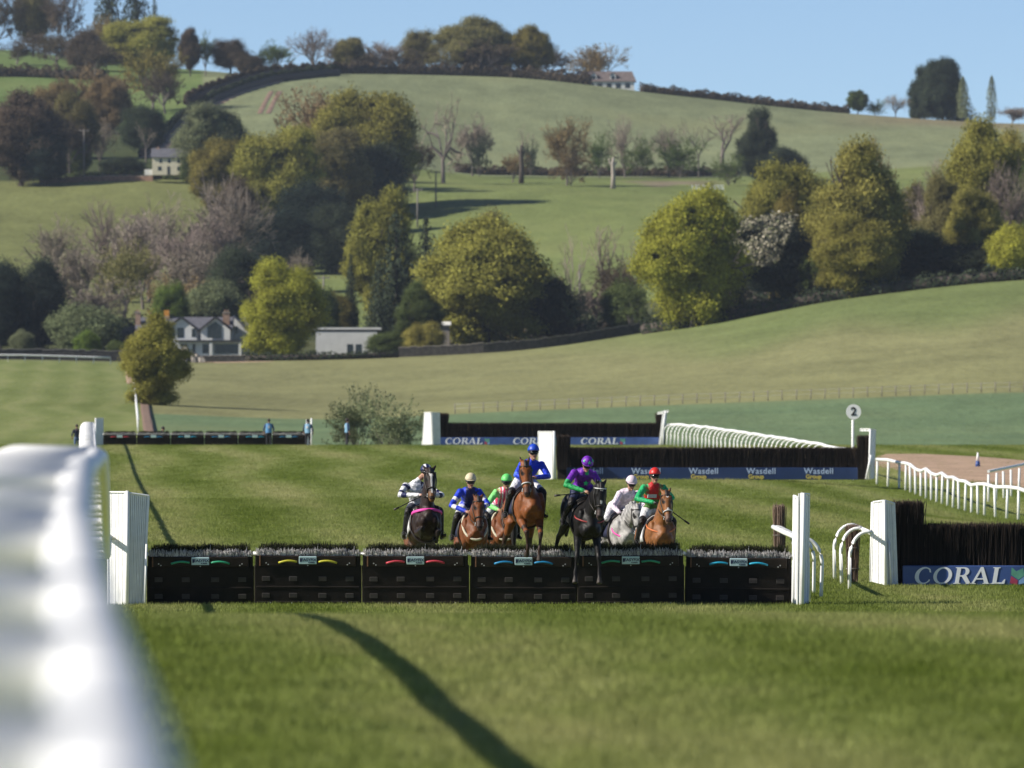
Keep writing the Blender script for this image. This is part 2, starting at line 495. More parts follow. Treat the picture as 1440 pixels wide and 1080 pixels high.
def strip(name, pts, width, m, lift=0.03, sub=8):
    """a path laid on the ground along world xy points"""
    P_ = np.array(pts, float)
    t = np.linspace(0, len(P_) - 1, (len(P_) - 1) * sub + 1)
    X = np.interp(t, np.arange(len(P_)), P_[:, 0]); Y = np.interp(t, np.arange(len(P_)), P_[:, 1])
    wd = np.interp(t, np.arange(len(P_)), np.broadcast_to(np.array(width, float), (len(P_),)))
    T = np.stack([np.gradient(X), np.gradient(Y)], 1); T /= np.linalg.norm(T, axis=1)[:, None]
    Nn = np.stack([-T[:, 1], T[:, 0]], 1)
    cols = []
    K = 7
    for k in range(K):
        o = (k / (K - 1) - 0.5) * wd * (1 + 0.08 * np.sin(t * 5 + k))
        x = X + Nn[:, 0] * o; y = Y + Nn[:, 1] * o
        edge = lift if 0 < k < K - 1 else -0.05
        cols.append(np.stack([x, y, terrain(x, y) + edge], 1))
    Vv = np.concatenate(cols); n = len(t)
    q = []
    for k in range(K - 1):
        i = np.arange(n - 1) + k * n
        q.append(np.stack([i, i + 1, i + n + 1, i + n], 1))
    o = link(name, npmesh(name, Vv, np.concatenate(q), True), m)
    tag(o, kind='structure')
    return o
M['sand'] = mat('sandy_soil', (0.40, 0.27, 0.18), 0.95, 0.6, 0.2)
M['gallop'] = mat('brown_gallop', (0.21, 0.135, 0.095), 0.95, 0.3, 0.2)
def xy(x, d): return ((x - 720) / F * d, d)
strip('sandy_track', [xy(1275, 444), xy(1330, 428), xy(1400, 405), xy(1500, 385), xy(1640, 372)], [3, 9, 13, 14, 14], M['sand'], 0.06)
strip('gallop_path', [xy(211, 760), xy(207, 850), xy(204, 950), xy(200, 1060)], [1.2, 1.2, 1.2, 1.2], M['gallop'], 0.06)
strip('worn_path', [xy(183, 1090), xy(181, 1180), xy(180, 1270)], [1.0, 1.0, 1.0], M['sand'], 0.05)
strip('field_track', [xy(285, 1306), xy(330, 1309), xy(375, 1312)], [9, 9, 6], M['sand'], 0.06)
strip('hill_lane', [xy(208, 2205), xy(235, 2300), xy(262, 2395), xy(330, 2470), xy(400, 2530)], [5, 5, 5, 5, 4], M['sand'], 0.2)
strip('wheel_rut', [xy(365, 2395), xy(374, 2440), xy(382, 2475)], [1.6] * 3, M['gallop'], 0.15)
strip('wheel_rut', [xy(377, 2395), xy(386, 2440), xy(394, 2475)], [1.6] * 3, M['gallop'], 0.15)

# ------------------------------------------------------------------ turf blades
def mat_grass():
    m = bpy.data.materials.new('turf_blades'); m.use_nodes = True
    t = m.node_tree; N, L = t.nodes, t.links
    N.remove(N['Principled BSDF']); out = N['Material Output']
    g = N.new('ShaderNodeGroup'); g.node_tree = TG
    oi = N.new('ShaderNodeObjectInfo')
    mr = N.new('ShaderNodeMapRange'); mr.inputs['To Min'].default_value = 0.75; mr.inputs['To Max'].default_value = 1.35
    L.new(oi.outputs['Random'], mr.inputs['Value'])
    s = N.new('ShaderNodeVectorMath'); s.operation = 'SCALE'
    L.new(g.outputs[0], s.inputs[0]); L.new(mr.outputs['Result'], s.inputs['Scale'])
    d = N.new('ShaderNodeBsdfDiffuse'); tr = N.new('ShaderNodeBsdfTranslucent'); mx = N.new('ShaderNodeMixShader')
    L.new(s.outputs[0], d.inputs[0]); L.new(s.outputs[0], tr.inputs[0]); mx.inputs[0].default_value = 0.35
    L.new(d.outputs[0], mx.inputs[1]); L.new(tr.outputs[0], mx.inputs[2]); L.new(mx.outputs[0], out.inputs[0])
    return m
M['grass'] = mat_grass()
def tuft_mesh(seed, n=9, h=0.06, spread=0.06):
    r = np.random.default_rng(seed); vs = []; fs = []
    for i in range(n):
        a = r.uniform(0, 6.28); p = np.array([r.normal(0, spread), r.normal(0, spread), -0.01])
        ln = h * r.uniform(0.6, 1.25); wd = r.uniform(0.004, 0.007)
        la = r.uniform(0, 6.28); lean = ln * r.uniform(0.15, 0.8)
        s = np.array([math.cos(a), math.sin(a), 0]) * wd
        tip = p + np.array([math.cos(la) * lean, math.sin(la) * lean, ln])
        b = len(vs); vs += [p - s, p + s, tip]; fs.append((b, b + 1, b + 2))
    me = npmesh('grass_tuft', np.array(vs), np.array(fs)); me.materials.append(M['grass'])
    return bpy.data.objects.new('grass_tuft', me)

def grass(name, d0, d1, dens, h, spread, label, seed, margin=1.3):
    r = np.random.default_rng(seed)
    wmax = 1440 * d1 / F * margin
    n = int(wmax * (d1 - d0) * dens)
    D = r.uniform(d0, d1, n); X = r.uniform(-0.5, 0.5, n) * wmax
    k = np.abs(X) < 0.5 * 1440 * D / F * margin
    X, D = X[k], D[k]
    Z = terrain(X, D)
    me = bpy.data.meshes.new(name)
    me.vertices.add(len(X)); me.vertices.foreach_set('co', np.stack([X, D, Z], 1).astype(np.float32).ravel())
    o = link(name, me)
    ng = bpy.data.node_groups.new('scatter_' + name, 'GeometryNodeTree')
    ng.interface.new_socket('Geometry', in_out='INPUT', socket_type='NodeSocketGeometry')
    ng.interface.new_socket('Geometry', in_out='OUTPUT', socket_type='NodeSocketGeometry')
    N, L = ng.nodes, ng.links
    gi, go = N.new('NodeGroupInput'), N.new('NodeGroupOutput')
    ip = N.new('GeometryNodeInstanceOnPoints'); ob = N.new('GeometryNodeObjectInfo')
    ob.inputs['Object'].default_value = tuft_mesh(seed, 9, h, spread)
    rv = N.new('FunctionNodeRandomValue'); rv.data_type = 'FLOAT_VECTOR'
    rv.inputs['Min'].default_value = (0, 0, 0); rv.inputs['Max'].default_value = (0.15, 0.15, 6.283)
    rs = N.new('FunctionNodeRandomValue'); rs.data_type = 'FLOAT'
    rs.inputs['Min'].default_value = 0.65; rs.inputs['Max'].default_value = 1.3
    L.new(gi.outputs[0], ip.inputs['Points']); L.new(ob.outputs['Geometry'], ip.inputs['Instance'])
    L.new(rv.outputs['Value'], ip.inputs['Rotation'])
    so = [s for s in rs.outputs if s.enabled][0]
    L.new(so, ip.inputs['Scale'])
    L.new(ip.outputs[0], go.inputs[0])
    md = o.modifiers.new('scatter', 'NODES'); md.node_group = ng
    tag(o, label, 'grass', kind='stuff')
    return o
grass('foreground_turf', 28, 95, 110, 0.055, 0.045, 'short mown turf on the rise before the hurdles', 11)
grass('hurdle_turf', 118, 205, 60, 0.06, 0.07, 'short mown turf around the brushed hurdles', 12)
grass('course_turf', 205, 310, 24, 0.065, 0.10, 'mown turf between the hurdles and the blue banner fence', 13)
grass('far_turf', 310, 488, 9, 0.075, 0.16, 'mown turf on the brow of the course', 14)

# ------------------------------------------------------------------ lettering
def curve_mesh(name, cu):
    o = bpy.data.objects.new('tmp', cu)
    COL.objects.link(o)
    dg = bpy.context.evaluated_depsgraph_get()
    me = bpy.data.meshes.new_from_object(o.evaluated_get(dg))
    bpy.data.objects.remove(o)
    me.name = name
    return me
_tx = {}
def text_mesh(txt, size, depth=0.004, bold=0.0, shear=0.0, space=1.0):
    k = (txt, size, depth, bold, shear, space)
    if k not in _tx:
        cu = bpy.data.curves.new('text', 'FONT')
        cu.body = txt; cu.size = size; cu.extrude = depth; cu.offset = bold; cu.shear = shear
        cu.align_x = 'CENTER'; cu.align_y = 'CENTER'; cu.space_character = space
        _tx[k] = curve_mesh('lettering', cu)
    return _tx[k]
def polycurve(polys, depth=0.004):
    cu = bpy.data.curves.new('glyphs', 'CURVE'); cu.dimensions = '2D'; cu.fill_mode = 'BOTH'; cu.extrude = depth
    for pl in polys:
        sp = cu.splines.new('POLY'); sp.points.add(len(pl) - 1); sp.use_cyclic_u = True
        for i, (x, y) in enumerate(pl): sp.points[i].co = (x, y, 0, 1)
    return curve_mesh('lettering', cu)
def arc(cx, cy, rx, ry, a0, a1, n=18):
    return [(cx + rx * math.cos(math.radians(a0 + (a1 - a0) * i / n)), cy + ry * math.sin(math.radians(a0 + (a1 - a0) * i / n))) for i in range(n + 1)]
def coral_glyphs():
    """wide flared capitals, cap height 1, lightly slanted"""
    G = []
    c = arc(0.50, 0.5, 0.50, 0.52, 48, 318) + [(0.90, 0.24), (0.84, 0.28)] + arc(0.56, 0.5, 0.33, 0.43, 315, 52) + [(0.80, 0.70), (0.90, 0.68)]
    G.append([c])
    x = 1.05
    G.append([[(x + a, b) for a, b in arc(0.53, 0.5, 0.53, 0.52, 0, 350, 30)], [(x + a, b) for a, b in arc(0.53, 0.5, 0.33, 0.42, 0, 350, 30)]])
    x = 2.25
    out = [(0, 0), (0, 0.04), (0.09, 0.07), (0.09, 0.93), (0, 0.96), (0, 1), (0.5, 1)] + arc(0.52, 0.74, 0.29, 0.26, 88, -60, 12) + [(0.98, 0.04), (0.98, 0), (0.74, 0), (0.42, 0.44), (0.31, 0.44), (0.31, 0.07), (0.41, 0.04), (0.41, 0)]
    hole = [(0.31, 0.52), (0.45, 0.52)] + arc(0.46, 0.73, 0.14, 0.2, -80, 80, 8) + [(0.31, 0.93)]
    G.append([[(x + a, b) for a, b in out], [(x + a, b) for a, b in hole]])
    x = 3.22
    out = [(-0.02, 0), (-0.02, 0.04), (0.08, 0.06), (0.46, 1.02), (0.60, 1.02), (1.02, 0.06), (1.10, 0.04), (1.10, 0), (0.70, 0), (0.70, 0.04), (0.78, 0.06), (0.70, 0.26), (0.30, 0.26), (0.21, 0.06), (0.31, 0.04), (0.31, 0)]
    hole = [(0.33, 0.34), (0.67, 0.34), (0.50, 0.78)]
    G.append([[(x + a, b) for a, b in out], [(x + a, b) for a, b in hole]])
    x = 4.38
    G.append([[(x + a, b) for a, b in [(0, 0), (0, 0.04), (0.09, 0.07), (0.09, 0.93), (0, 0.96), (0, 1), (0.42, 1), (0.42, 0.96), (0.32, 0.93), (0.32, 0.09), (0.62, 0.09), (0.74, 0.28), (0.80, 0.28), (0.78, 0)]]])
    return [[[(a + 0.16 * b, b) for a, b in p] for p in g] for g in G]
CG = coral_glyphs()
def coral_word(root, cx, zc, h, y, kx=1.0):
    """the five letters, each its own piece, and the small pennant mark; cx is the left end"""
    for g in CG:
        me = polycurve([[(a * h * kx, (b - 0.5) * h) for a, b in p] for p in g])
        link('letter', me, M['letter'], root, (cx, y, zc), (math.radians(90), 0, 0))
    fx = cx + 5.55 * h * kx
    for nm, m, q in (('pennant_mark', 'flag_g', [(0, 0.55), (0.55, 0.25), (1.0, 0.5), (0.9, 0.95), (0.4, 0.75), (0.05, 1.0)]),
                     ('pennant_mark', 'flag_r', [(-0.1, 0.05), (0.45, -0.1), (0.5, 0.22), (0.0, 0.48)]),
                     ('pennant_mark', 'flag_b', [(0.55, -0.05), (1.0, 0.05), (0.98, 0.45), (0.58, 0.2)])):
        me = polycurve([[(a * h * 0.8, (b - 0.5) * h) for a, b in q]])
        link(nm, me, M[m], root, (fx, y, zc), (math.radians(90), 0, 0))
M['flag_g'] = mat('green_print', (0.10, 0.30, 0.22), 0.5); M['flag_r'] = mat('red_print', (0.35, 0.04, 0.09), 0.5); M['flag_b'] = mat('light_blue_print', (0.2, 0.35, 0.6), 0.5)

# ------------------------------------------------------------------ birch and brush
def twigs(n, x0, x1, y0, y1, z0, z1f, r=0.007, lean=0.06, seed=1, leanx=0.0):
    """n upright tapered twigs; z1f: function x -> top height"""
    g = np.random.default_rng(seed)
    x = g.uniform(x0, x1, n); y = g.uniform(y0, y1, n)
    zt = np.array([z1f(a) for a in x]) + g.normal(0, 0.025, n) + g.exponential(0.012, n)
    zb = np.broadcast_to(np.asarray(z0, float), (n,)) if not callable(z0) else np.array([z0(a) for a in x])
    tx = x + g.normal(0, lean, n) + leanx; ty = y + g.normal(0, lean, n)
    rr = r * g.uniform(0.6, 1.5, n)
    V = np.zeros((n, 6, 3)); 
    a0 = g.uniform(0, 6.28, n)
    for k in range(3):
        a = a0 + k * 2.094
        V[:, k] = np.stack([x + rr * np.cos(a), y + rr * np.sin(a), zb], 1)
        V[:, 3 + k] = np.stack([tx + rr * 0.35 * np.cos(a), ty + rr * 0.35 * np.sin(a), zt], 1)
    b = np.arange(n)[:, None] * 6
    Q = np.concatenate([b + np.array([[0, 1, 4, 3]]), b + np.array([[1, 2, 5, 4]]), b + np.array([[2, 0, 3, 5]])])
    return V.reshape(-1, 3), Q

# ------------------------------------------------------------------ hurdles
HC = {'green': (0.03, 0.30, 0.16), 'yellow': (0.50, 0.46, 0.04), 'red': (0.50, 0.045, 0.07), 'blue': (0.015, 0.20, 0.42), 'cyan': (0.02, 0.33, 0.52)}
for k, c in HC.items(): M['strap_' + k] = mat(k + '_strap', c, 0.35, 20, 0.15)
W2 = 1.005
def make_hurdle_meshes():
    R = {}
    b = MB(); b.bevbox(-W2, W2, -0.05, 0.05, 0.0, 0.74, 0.02); R['panel'] = b.mesh('panel')
    b = MB(); b.bevbox(-W2 + 0.10, W2 - 0.10, -0.085, 0.06, 0.725, 0.925, 0.015); R['top_board'] = b.mesh('top_board')
    b = MB(); b.bevbox(-W2 + 0.02, -W2 + 0.10, -0.055, 0.055, 0.70, 0.93, 0.01); R['end_block'] = b.mesh('end_block')
    b = MB(); b.bevbox(-0.075, 0.075, -0.012, 0.012, -0.045, 0.045, 0.008); R['pad'] = b.mesh('pad')
    b = MB(); b.tube([(0, -0.004, 0), (0, 0.01, 0)], 0.022, 10); R['hole'] = b.mesh('hole')
    b = MB(); b.bevbox(-0.165, 0.165, -0.012, 0.006, -0.075, 0.075, 0.006); R['name_plate'] = b.mesh('name_plate')
    b = MB(); b.tube([(-0.17, 0, -0.012), (-0.13, -0.012, 0.0), (-0.06, -0.03, 0.018), (0, -0.035, 0.024), (0.06, -0.03, 0.018), (0.13, -0.012, 0.0), (0.17, 0, -0.012)], 0.02, 8, rz=1.0); R['handle_strap'] = b.mesh('handle_strap')
    b = MB(); b.tube([(0, -0.006, 0), (0, 0.004, 0)], 0.012, 8); R['bolt'] = b.mesh('bolt')
    b = MB(); b.bevbox(-W2 + 0.04, W2 - 0.04, -0.06, 0.07, 0.0, 0.05, 0.01); b.bevbox(-W2 + 0.04, W2 - 0.04, -0.062, 0.0, 0.30, 0.34, 0.01); R['rib'] = b.mesh('rib')
    b = MB(); b.tube([(-W2 - 0.02, 0.0, 0.955), (W2 + 0.02, 0.0, 0.955)], 0.03, 8); R['top_rail'] = b.mesh('top_rail')
    R['brush_back'] = npmesh('brush', *twigs(1500, -W2 + 0.1, W2 - 0.1, 0.04, 0.13, 0.90, lambda x: 1.09 + 0.012 * math.sin(x * 9), 0.007, 0.03, 3))
    R['brush_front'] = npmesh('brush_tips', *twigs(1500, -W2 + 0.04, W2 - 0.04, -0.05, 0.03, 0.92, lambda x: 0.995 + 0.01 * math.sin(x * 13), 0.009, 0.03, 4))
    b = MB(); b.bevbox(-0.012, 0.012, -0.01, 0.01, -0.1, 0.1, 0.004); R['edge_trim'] = b.mesh('edge_trim')
    return R
HM = make_hurdle_meshes()
def hurdle(loc, rot, colour, label, group, small=False):
    r = empty('hurdle', loc, rot)
    tag(r, label, 'hurdle', group)
    link('panel', HM['panel'], M['rubber'], r)
    tb = link('top_board', HM['top_board'], M['rubber_top'], r)
    link('rib', HM['rib'], M['rubber'], r)
    link('top_rail', HM['top_rail'], M['white_b'], r)
    for s in (0, 2 * (W2 - 0.06)): link('end_block', HM['end_block'], M['rubber'], r, (s, 0, 0))
    tag(link('brush', HM['brush_back'], M['brush_dark'], r), kind='stuff')
    tag(link('brush_tips', HM['brush_front'], M['brush_white'], r), kind='stuff')
    pl = link('name_plate', HM['name_plate'], M['plate'], r, (0, -0.09, 0.845))
    if not small:
        link('lettering', text_mesh('EASYFIX', 0.078, 0.002, 0.002), M['ink'], pl, (0.02, -0.0135, 0.008), (math.radians(90), 0, 0))
        link('lettering', text_mesh('RUBBER', 0.034, 0.002, 0.001), M['ink'], pl, (0.07, -0.0135, -0.045), (math.radians(90), 0, 0))
        b = MB(); b.box(-0.15, -0.115, -0.0145, -0.0125, -0.03, 0.04)
        if 'logo' not in HM: HM['logo'] = b.mesh('logo_mark')
        link('logo_mark', HM['logo'], M['ink'], pl)
        link('edge_trim', HM['edge_trim'], M['trim'], r, (-W2 + 0.112, -0.083, 0.83))
        for s in (-1, 1):
            for (dx, dz) in ((0.78, 0.79), (0.74, 0.76)): link('bolt', HM['bolt'], M['bolt'], r, (s * dx, -0.086, dz))
        link('bolt', HM['bolt'], M['bolt'], r, (0, -0.086, 0.745))
        for z in (0.48, 0.16):
            for x in (-0.8, -0.28, 0.28, 0.8): link('pad', HM['pad'], M['rubber2'], r, (x * 0.98, -0.05, z))
            for x in (-0.56, 0.0, 0.56): link('hole', HM['hole'], M['hole'], r, (x, -0.05, z - 0.01))
        for x in (-0.7, -0.3, 0.05, 0.4, 0.75): link('bolt', HM['bolt'], M['bolt'], r, (x, -0.061, 0.02))
    for s in (-1, 1): link('handle_strap', HM['handle_strap'], M['strap_' + colour], r, (s * 0.375, -0.085, 0.815), (0, s * 0.06, 0)) if not small else link('handle_strap', HM['handle_strap'], M['strap_' + colour], r, (s * 0.375, -0.085, 0.815))
    return r
LEAN = math.radians(11)
hx = [282, 433, 584.5, 736, 887, 1038]
hcol = ['green', 'yellow', 'red', 'blue', 'green', 'cyan']
hlab = ['dark brush-topped hurdle with green straps, butting against the tall white slatted wing',
        'dark brush-topped hurdle with yellow straps', 'dark brush-topped hurdle with red straps',
        'dark brush-topped hurdle with blue straps, under the leaping bay horse',
        'dark brush-topped hurdle with green straps, behind the black horse\'s forelegs',
        'dark brush-topped hurdle with bright cyan straps beside the narrow white wing']
for i, x in enumerate(hx):
    p = GX(x, 160.0 + (0.12 if i in (0, 5) else 0.0) + 0.02 * (i % 2))
    p.z += (0.0, 0.02, 0.015, 0.0, 0.02, -0.02)[i]
    hurdle(p + Vector((0, 0, 0.0)), (LEAN, (0.0, 0.004, -0.003, 0.004, -0.004, 0.012)[i], (0.02, 0.0, 0.0, 0.0, 0.0, -0.03)[i]), hcol[i], hlab[i], 'hurdles across the course')
fl = ['red', 'blue', 'cyan', 'blue', 'cyan', 'blue']
for i in range(6):
    p = GX(145 + 47.5 * (i + 0.5), 512)
    hurdle(p, (LEAN, 0, 0), fl[i], ['small far hurdle with red straps beside the far white wing', 'small far hurdle with the dark-clothed man\'s head showing behind it',
           'small far hurdle in the middle of its row, third from the far white wing', 'small far hurdle, third from the attendant in black cap',
           'small far hurdle behind the broad-backed attendant in blue bib', 'small far hurdle at the end of its row beside the attendant in black cap'][i], 'hurdles on the far brow', True)

# ------------------------------------------------------------------ slatted white wings
def panel(root, BL, BR, TR, TL, n, th=0.03, name='slat_panel', m='white_b', gap=0.22, bars=True):
    o = root.location
    BL, BR, TR, TL = [Vector(q) - o for q in (BL, BR, TR, TL)]
    nrm = (BR - BL).cross(TL - BL).normalized()
    if nrm.y > 0: nrm = -nrm
    b = MB()
    for i in range(n):
        t0 = (i + gap * 0.5) / n; t1 = (i + 1 - gap * 0.5) / n
        a, c = BL.lerp(BR, t0), BL.lerp(BR, t1); d, e = TL.lerp(TR, t0), TL.lerp(TR, t1)
        off = nrm * (0.004 * (i % 2))
        q = [a + off, c + off, c + off - nrm * th, a + off - nrm * th]
        p = [d + off, e + off, e + off - nrm * th, d + off - nrm * th]
        b.hexa(q, p)
    ob = b.build(name, M[m], root); tag(ob, kind='stuff')
    bk = MB(); q = [x - nrm * (th + 0.003) for x in (BL, BR, TR, TL)]; q2 = [x - nrm * (th + 0.02) for x in (BL, BR, TR, TL)]
    bk.hexa(q, q2); bk.build('backing_sheet', M[m], root)
    if bars:
        for (a, c) in ((BL, TL), (BR, TR), (TL, TR)):
            f = MB(); f.tube([a + nrm * 0.012, c + nrm * 0.012], 0.02, 6, smooth=False); f.build('frame_bar', M['white'], root)
    return ob
def wing(loc, label, quads, posts, name='hurdle_wing'):
    r = empty(name, loc); tag(r, label, 'wing', 'white slatted wings')
    for q, n in quads: panel(r, *q, n)
    for (a, c, rad) in posts:
        b = MB(); b.tube([Vector(a) - r.location, Vector(c) - r.location], rad, 8); b.build('post', M['white'], r)
    return r
D0 = 159.6
w1 = wing(GX(180, D0), 'tall white slatted wing crossed by a diagonal rail shadow, beside the green-strapped hurdle',
     [((P(153, 853, D0 + .35), P(177, 853, D0), P(177, 692, D0), P(152, 692, D0 + .35)), 10),
      ((P(180, 854, D0), P(201, 855, D0 + .1), P(209, 697, D0 + .1), P(181, 693, D0)), 10)],
     [(P(178.5, 854, D0 - .04), P(179, 690, D0 - .04), 0.032), (P(160, 851, D0 + .9), P(164, 760, D0 + .2), 0.03), (P(203.5, 855, D0 + 0.02), P(206, 765, D0 + 0.02), 0.022)])
wing(GX(1126, D0), 'narrow white wing seen nearly edge-on at the cyan-strapped end of the hurdles',
     [((P(1115, 854, D0 + .3), P(1122, 857, D0), P(1123, 700, D0), P(1117, 697, D0 + .3)), 3),
      ((P(1124, 857, D0), P(1135, 853, D0 + .9), P(1137, 695, D0 + .9), P(1126, 694, D0)), 7)],
     [(P(1116.5, 856, D0 + .2), P(1118, 696, D0 + .2), 0.03), (P(1128, 855, D0 - .05), P(1130, 693, D0 - .05), 0.035), (P(1138, 846, D0 + 1.2), P(1136, 760, D0 + 1.0), 0.025)])
DF_ = 514
wing(GX(135, DF_), 'small far white wing at the end of the far hurdles beside the railing',
     [((P(121, 632, DF_ + 2), P(134, 632, DF_), P(134, 596, DF_), P(121, 597, DF_ + 2)), 5), ((P(135, 633, DF_), P(145, 633, DF_ + 1), P(145, 588, DF_ + 1), P(135, 588, DF_)), 4)],
     [(P(134.5, 633, DF_ - .05), P(134.5, 588, DF_ - .05), 0.04)])

# ------------------------------------------------------------------ steeplechase fences
def fence(label, x0, x1, d, top, banner, hend, n, words, depth=0.9):
    """birch fence between photo columns x0, x1 at distance d; heights in metres"""
    s = F / d
    X0, X1 = (x0 - 720) / s, (x1 - 720) / s
    c = (X0 + X1) / 2; g = gz(c, d); L = (X1 - X0) / 2
    r = empty('steeplechase_fence', (c, d, g)); tag(r, label, 'fence', 'birch steeplechase fences')
    ez = hend[1]
    def topz(x):
        e = 0.0
        if hend[0] and x < -L + hend[2]: e = ez
        if hend[3] and x > L - hend[2]: e = ez
        return top + e
    b = MB(); b.bevbox(-L + 0.02, L - 0.02, 0.10, depth - 0.05, 0, top - 0.10, 0.03)
    if hend[0]: b.bevbox(-L + 0.03, -L + hend[2] - 0.03, 0.12, depth - 0.08, top - 0.13, top + ez - 0.12, 0.02)
    if hend[3]: b.bevbox(L - hend[2] + 0.03, L - 0.03, 0.12, depth - 0.08, top - 0.13, top + ez - 0.12, 0.02)
    b.build('packed_core', M['core'], r)
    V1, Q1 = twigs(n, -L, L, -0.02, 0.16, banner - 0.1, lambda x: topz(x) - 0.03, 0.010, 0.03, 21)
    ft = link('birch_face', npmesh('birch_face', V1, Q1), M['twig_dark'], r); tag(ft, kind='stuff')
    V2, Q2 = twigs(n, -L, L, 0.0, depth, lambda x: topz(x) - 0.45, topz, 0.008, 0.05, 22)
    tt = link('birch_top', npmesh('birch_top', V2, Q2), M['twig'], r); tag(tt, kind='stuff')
    bm = MB(); bm.bevbox(-L + hend[4], L - hend[5], -0.16, -0.08, 0.0, banner, 0.015)
    bo = bm.build('banner_board', M['coral_blue'] if words == 'coral' else M['navy'], r)
    return r, L, bo
r1, L1, b1 = fence('near birch fence with tall blue banner reading CORAL beside white wing', 1258, 2060, 175, 1.24, 0.41, (True, 0.46, 0.58, True, 0.16, 0.16), 9000, 'coral')
for k in range(4): coral_word(b1, -L1 + 0.16 + 0.22 + 3.1 * k, 0.205, 0.34, -0.167, 1.06)
r2, L2, b2 = fence('birch fence with a navy banner reading Wasdell Group between white wings', 783, 1224, 368, 1.36, 0.52, (True, 0.52, 0.55, True, 0.42, 0.55), 8000, 'wasdell')
for k in range(5):
    xx = -L2 + 0.42 + 0.95 + 2.48 * k
    link('lettering', text_mesh('Wasdell', 0.36, 0.004, 0.004, 0, 1.08), M['letter_b'], b2, (xx, -0.167, 0.36), (math.radians(90), 0, 0))
    link('lettering', text_mesh('Group', 0.25, 0.004, 0.006, 0, 1.0), M['letter_y'], b2, (xx - 0.22, -0.167, 0.125), (math.radians(90), 0, 0))
r3, L3, b3 = fence('distant birch fence on the brow with a blue CORAL banner half hidden by turf', 617, 936, 491, 1.30, 0.48, (True, 0.55, 0.55, True, 0.05, 0.2), 5000, 'coral')
for k in range(3): coral_word(b3, -L3 + 0.35 + 3.9 * k, 0.27, 0.36, -0.167, 1.15)
d = 174.6
wing(GX(1243, d), 'white boarded wing at the left end of the near CORAL fence',
     [((P(1226, 818, d + .5), P(1245, 823, d), P(1243, 704, d), P(1229, 706, d + .5)), 4), ((P(1246, 824, d), P(1261, 822, d + .3), P(1257, 708, d + .3), P(1244, 704, d)), 4)],
     [(P(1245.5, 824, d - .05), P(1243.5, 703, d - .05), 0.03), (P(1224, 818, d + .8), P(1226.5, 706, d + .6), 0.025), (P(1253, 823, d + .05), P(1250, 760, d + .05), 0.02)], 'fence_wing')
d = 367
wing(GX(775, d), 'white slatted wing behind the blue jockey, at the end of the navy banner fence',
     [((P(758, 674, d + .6), P(777, 674, d), P(776, 607, d), P(757, 607, d + .6)), 7), ((P(778, 674, d), P(781, 674, d + .3), P(780, 608, d + .3), P(777, 607, d)), 2)],
     [(P(779, 674, d - .1), P(779, 606, d - .1), 0.05)], 'fence_wing')
wing(GX(1226, d), 'white wing seen edge-on below the round number two sign',
     [((P(1222, 674, d), P(1229, 673, d + 1.6), P(1231, 604, d + 1.6), P(1224, 604, d)), 3), ((P(1210, 606.5, d + .3), P(1223, 606.5, d), P(1223, 603, d), P(1210, 603, d + .3)), 3)],
     [(P(1218, 674, d - .2), P(1225, 640, d - .2), 0.05), (P(1222, 674, d - .1), P(1224, 603, d - .1), 0.04)], 'fence_wing')
d = 489.5
wing(GX(606, d), 'distant white slatted wing beside the grey thicket on the brow',
     [((P(594, 628, d + .5), P(608, 628, d), P(606, 580, d), P(597, 580, d + .5)), 5), ((P(609, 628, d), P(619, 628, d + .3), P(618, 580, d + .3), P(607, 580, d)), 4)],
     [(P(593.5, 628, d + .6), P(597, 605, d + .6), 0.05)], 'fence_wing')
wing(GX(932, d), 'distant thin white wing where the long white rail meets the far fence',
     [((P(927, 628, d), P(932, 628, d + 1), P(938, 578, d + 1), P(933, 578, d)), 2), ((P(925, 583, d + .2), P(940, 580, d), P(940, 577, d), P(925, 580, d + .2)), 2)],
     [(P(929, 628, d - .1), P(936, 577, d - .1), 0.05)], 'fence_wing')

# birch sheaves tied upright
def sheaf(x, d, h, wr, label):
    r = empty('birch_sheaf', GX(x, d)); tag(r, label, 'birch bundle')
    g = np.random.default_rng(int(x))
    V, Q = twigs(420, -wr, wr, -wr, wr, 0.0, lambda a: h - 0.05, 0.008, 0.035, int(x))
    tag(link('twigs', npmesh('twigs', V, Q), M['twig_tan'], r), kind='stuff')
    b = MB(); b.tube([(0, 0, 0), (0, 0, h * 0.55)], wr * 0.8, 10); b.build('core', M['core'], r)
    for z in (0.3, h * 0.6):
        b = MB(); b.tube([((wr + .03) * math.cos(a), (wr + .03) * math.sin(a), z) for a in np.linspace(0, 6.283, 17)[:-1]], 0.012, 6, True); b.build('binding', M['wood'], r)
    return r
sheaf(1096, 179, 1.6, 0.10, 'upright birch bundle behind the cyan-strapped hurdle')
sheaf(1199, 177, 1.22, 0.10, 'upright birch bundle between white rail posts beside the CORAL fence wing')

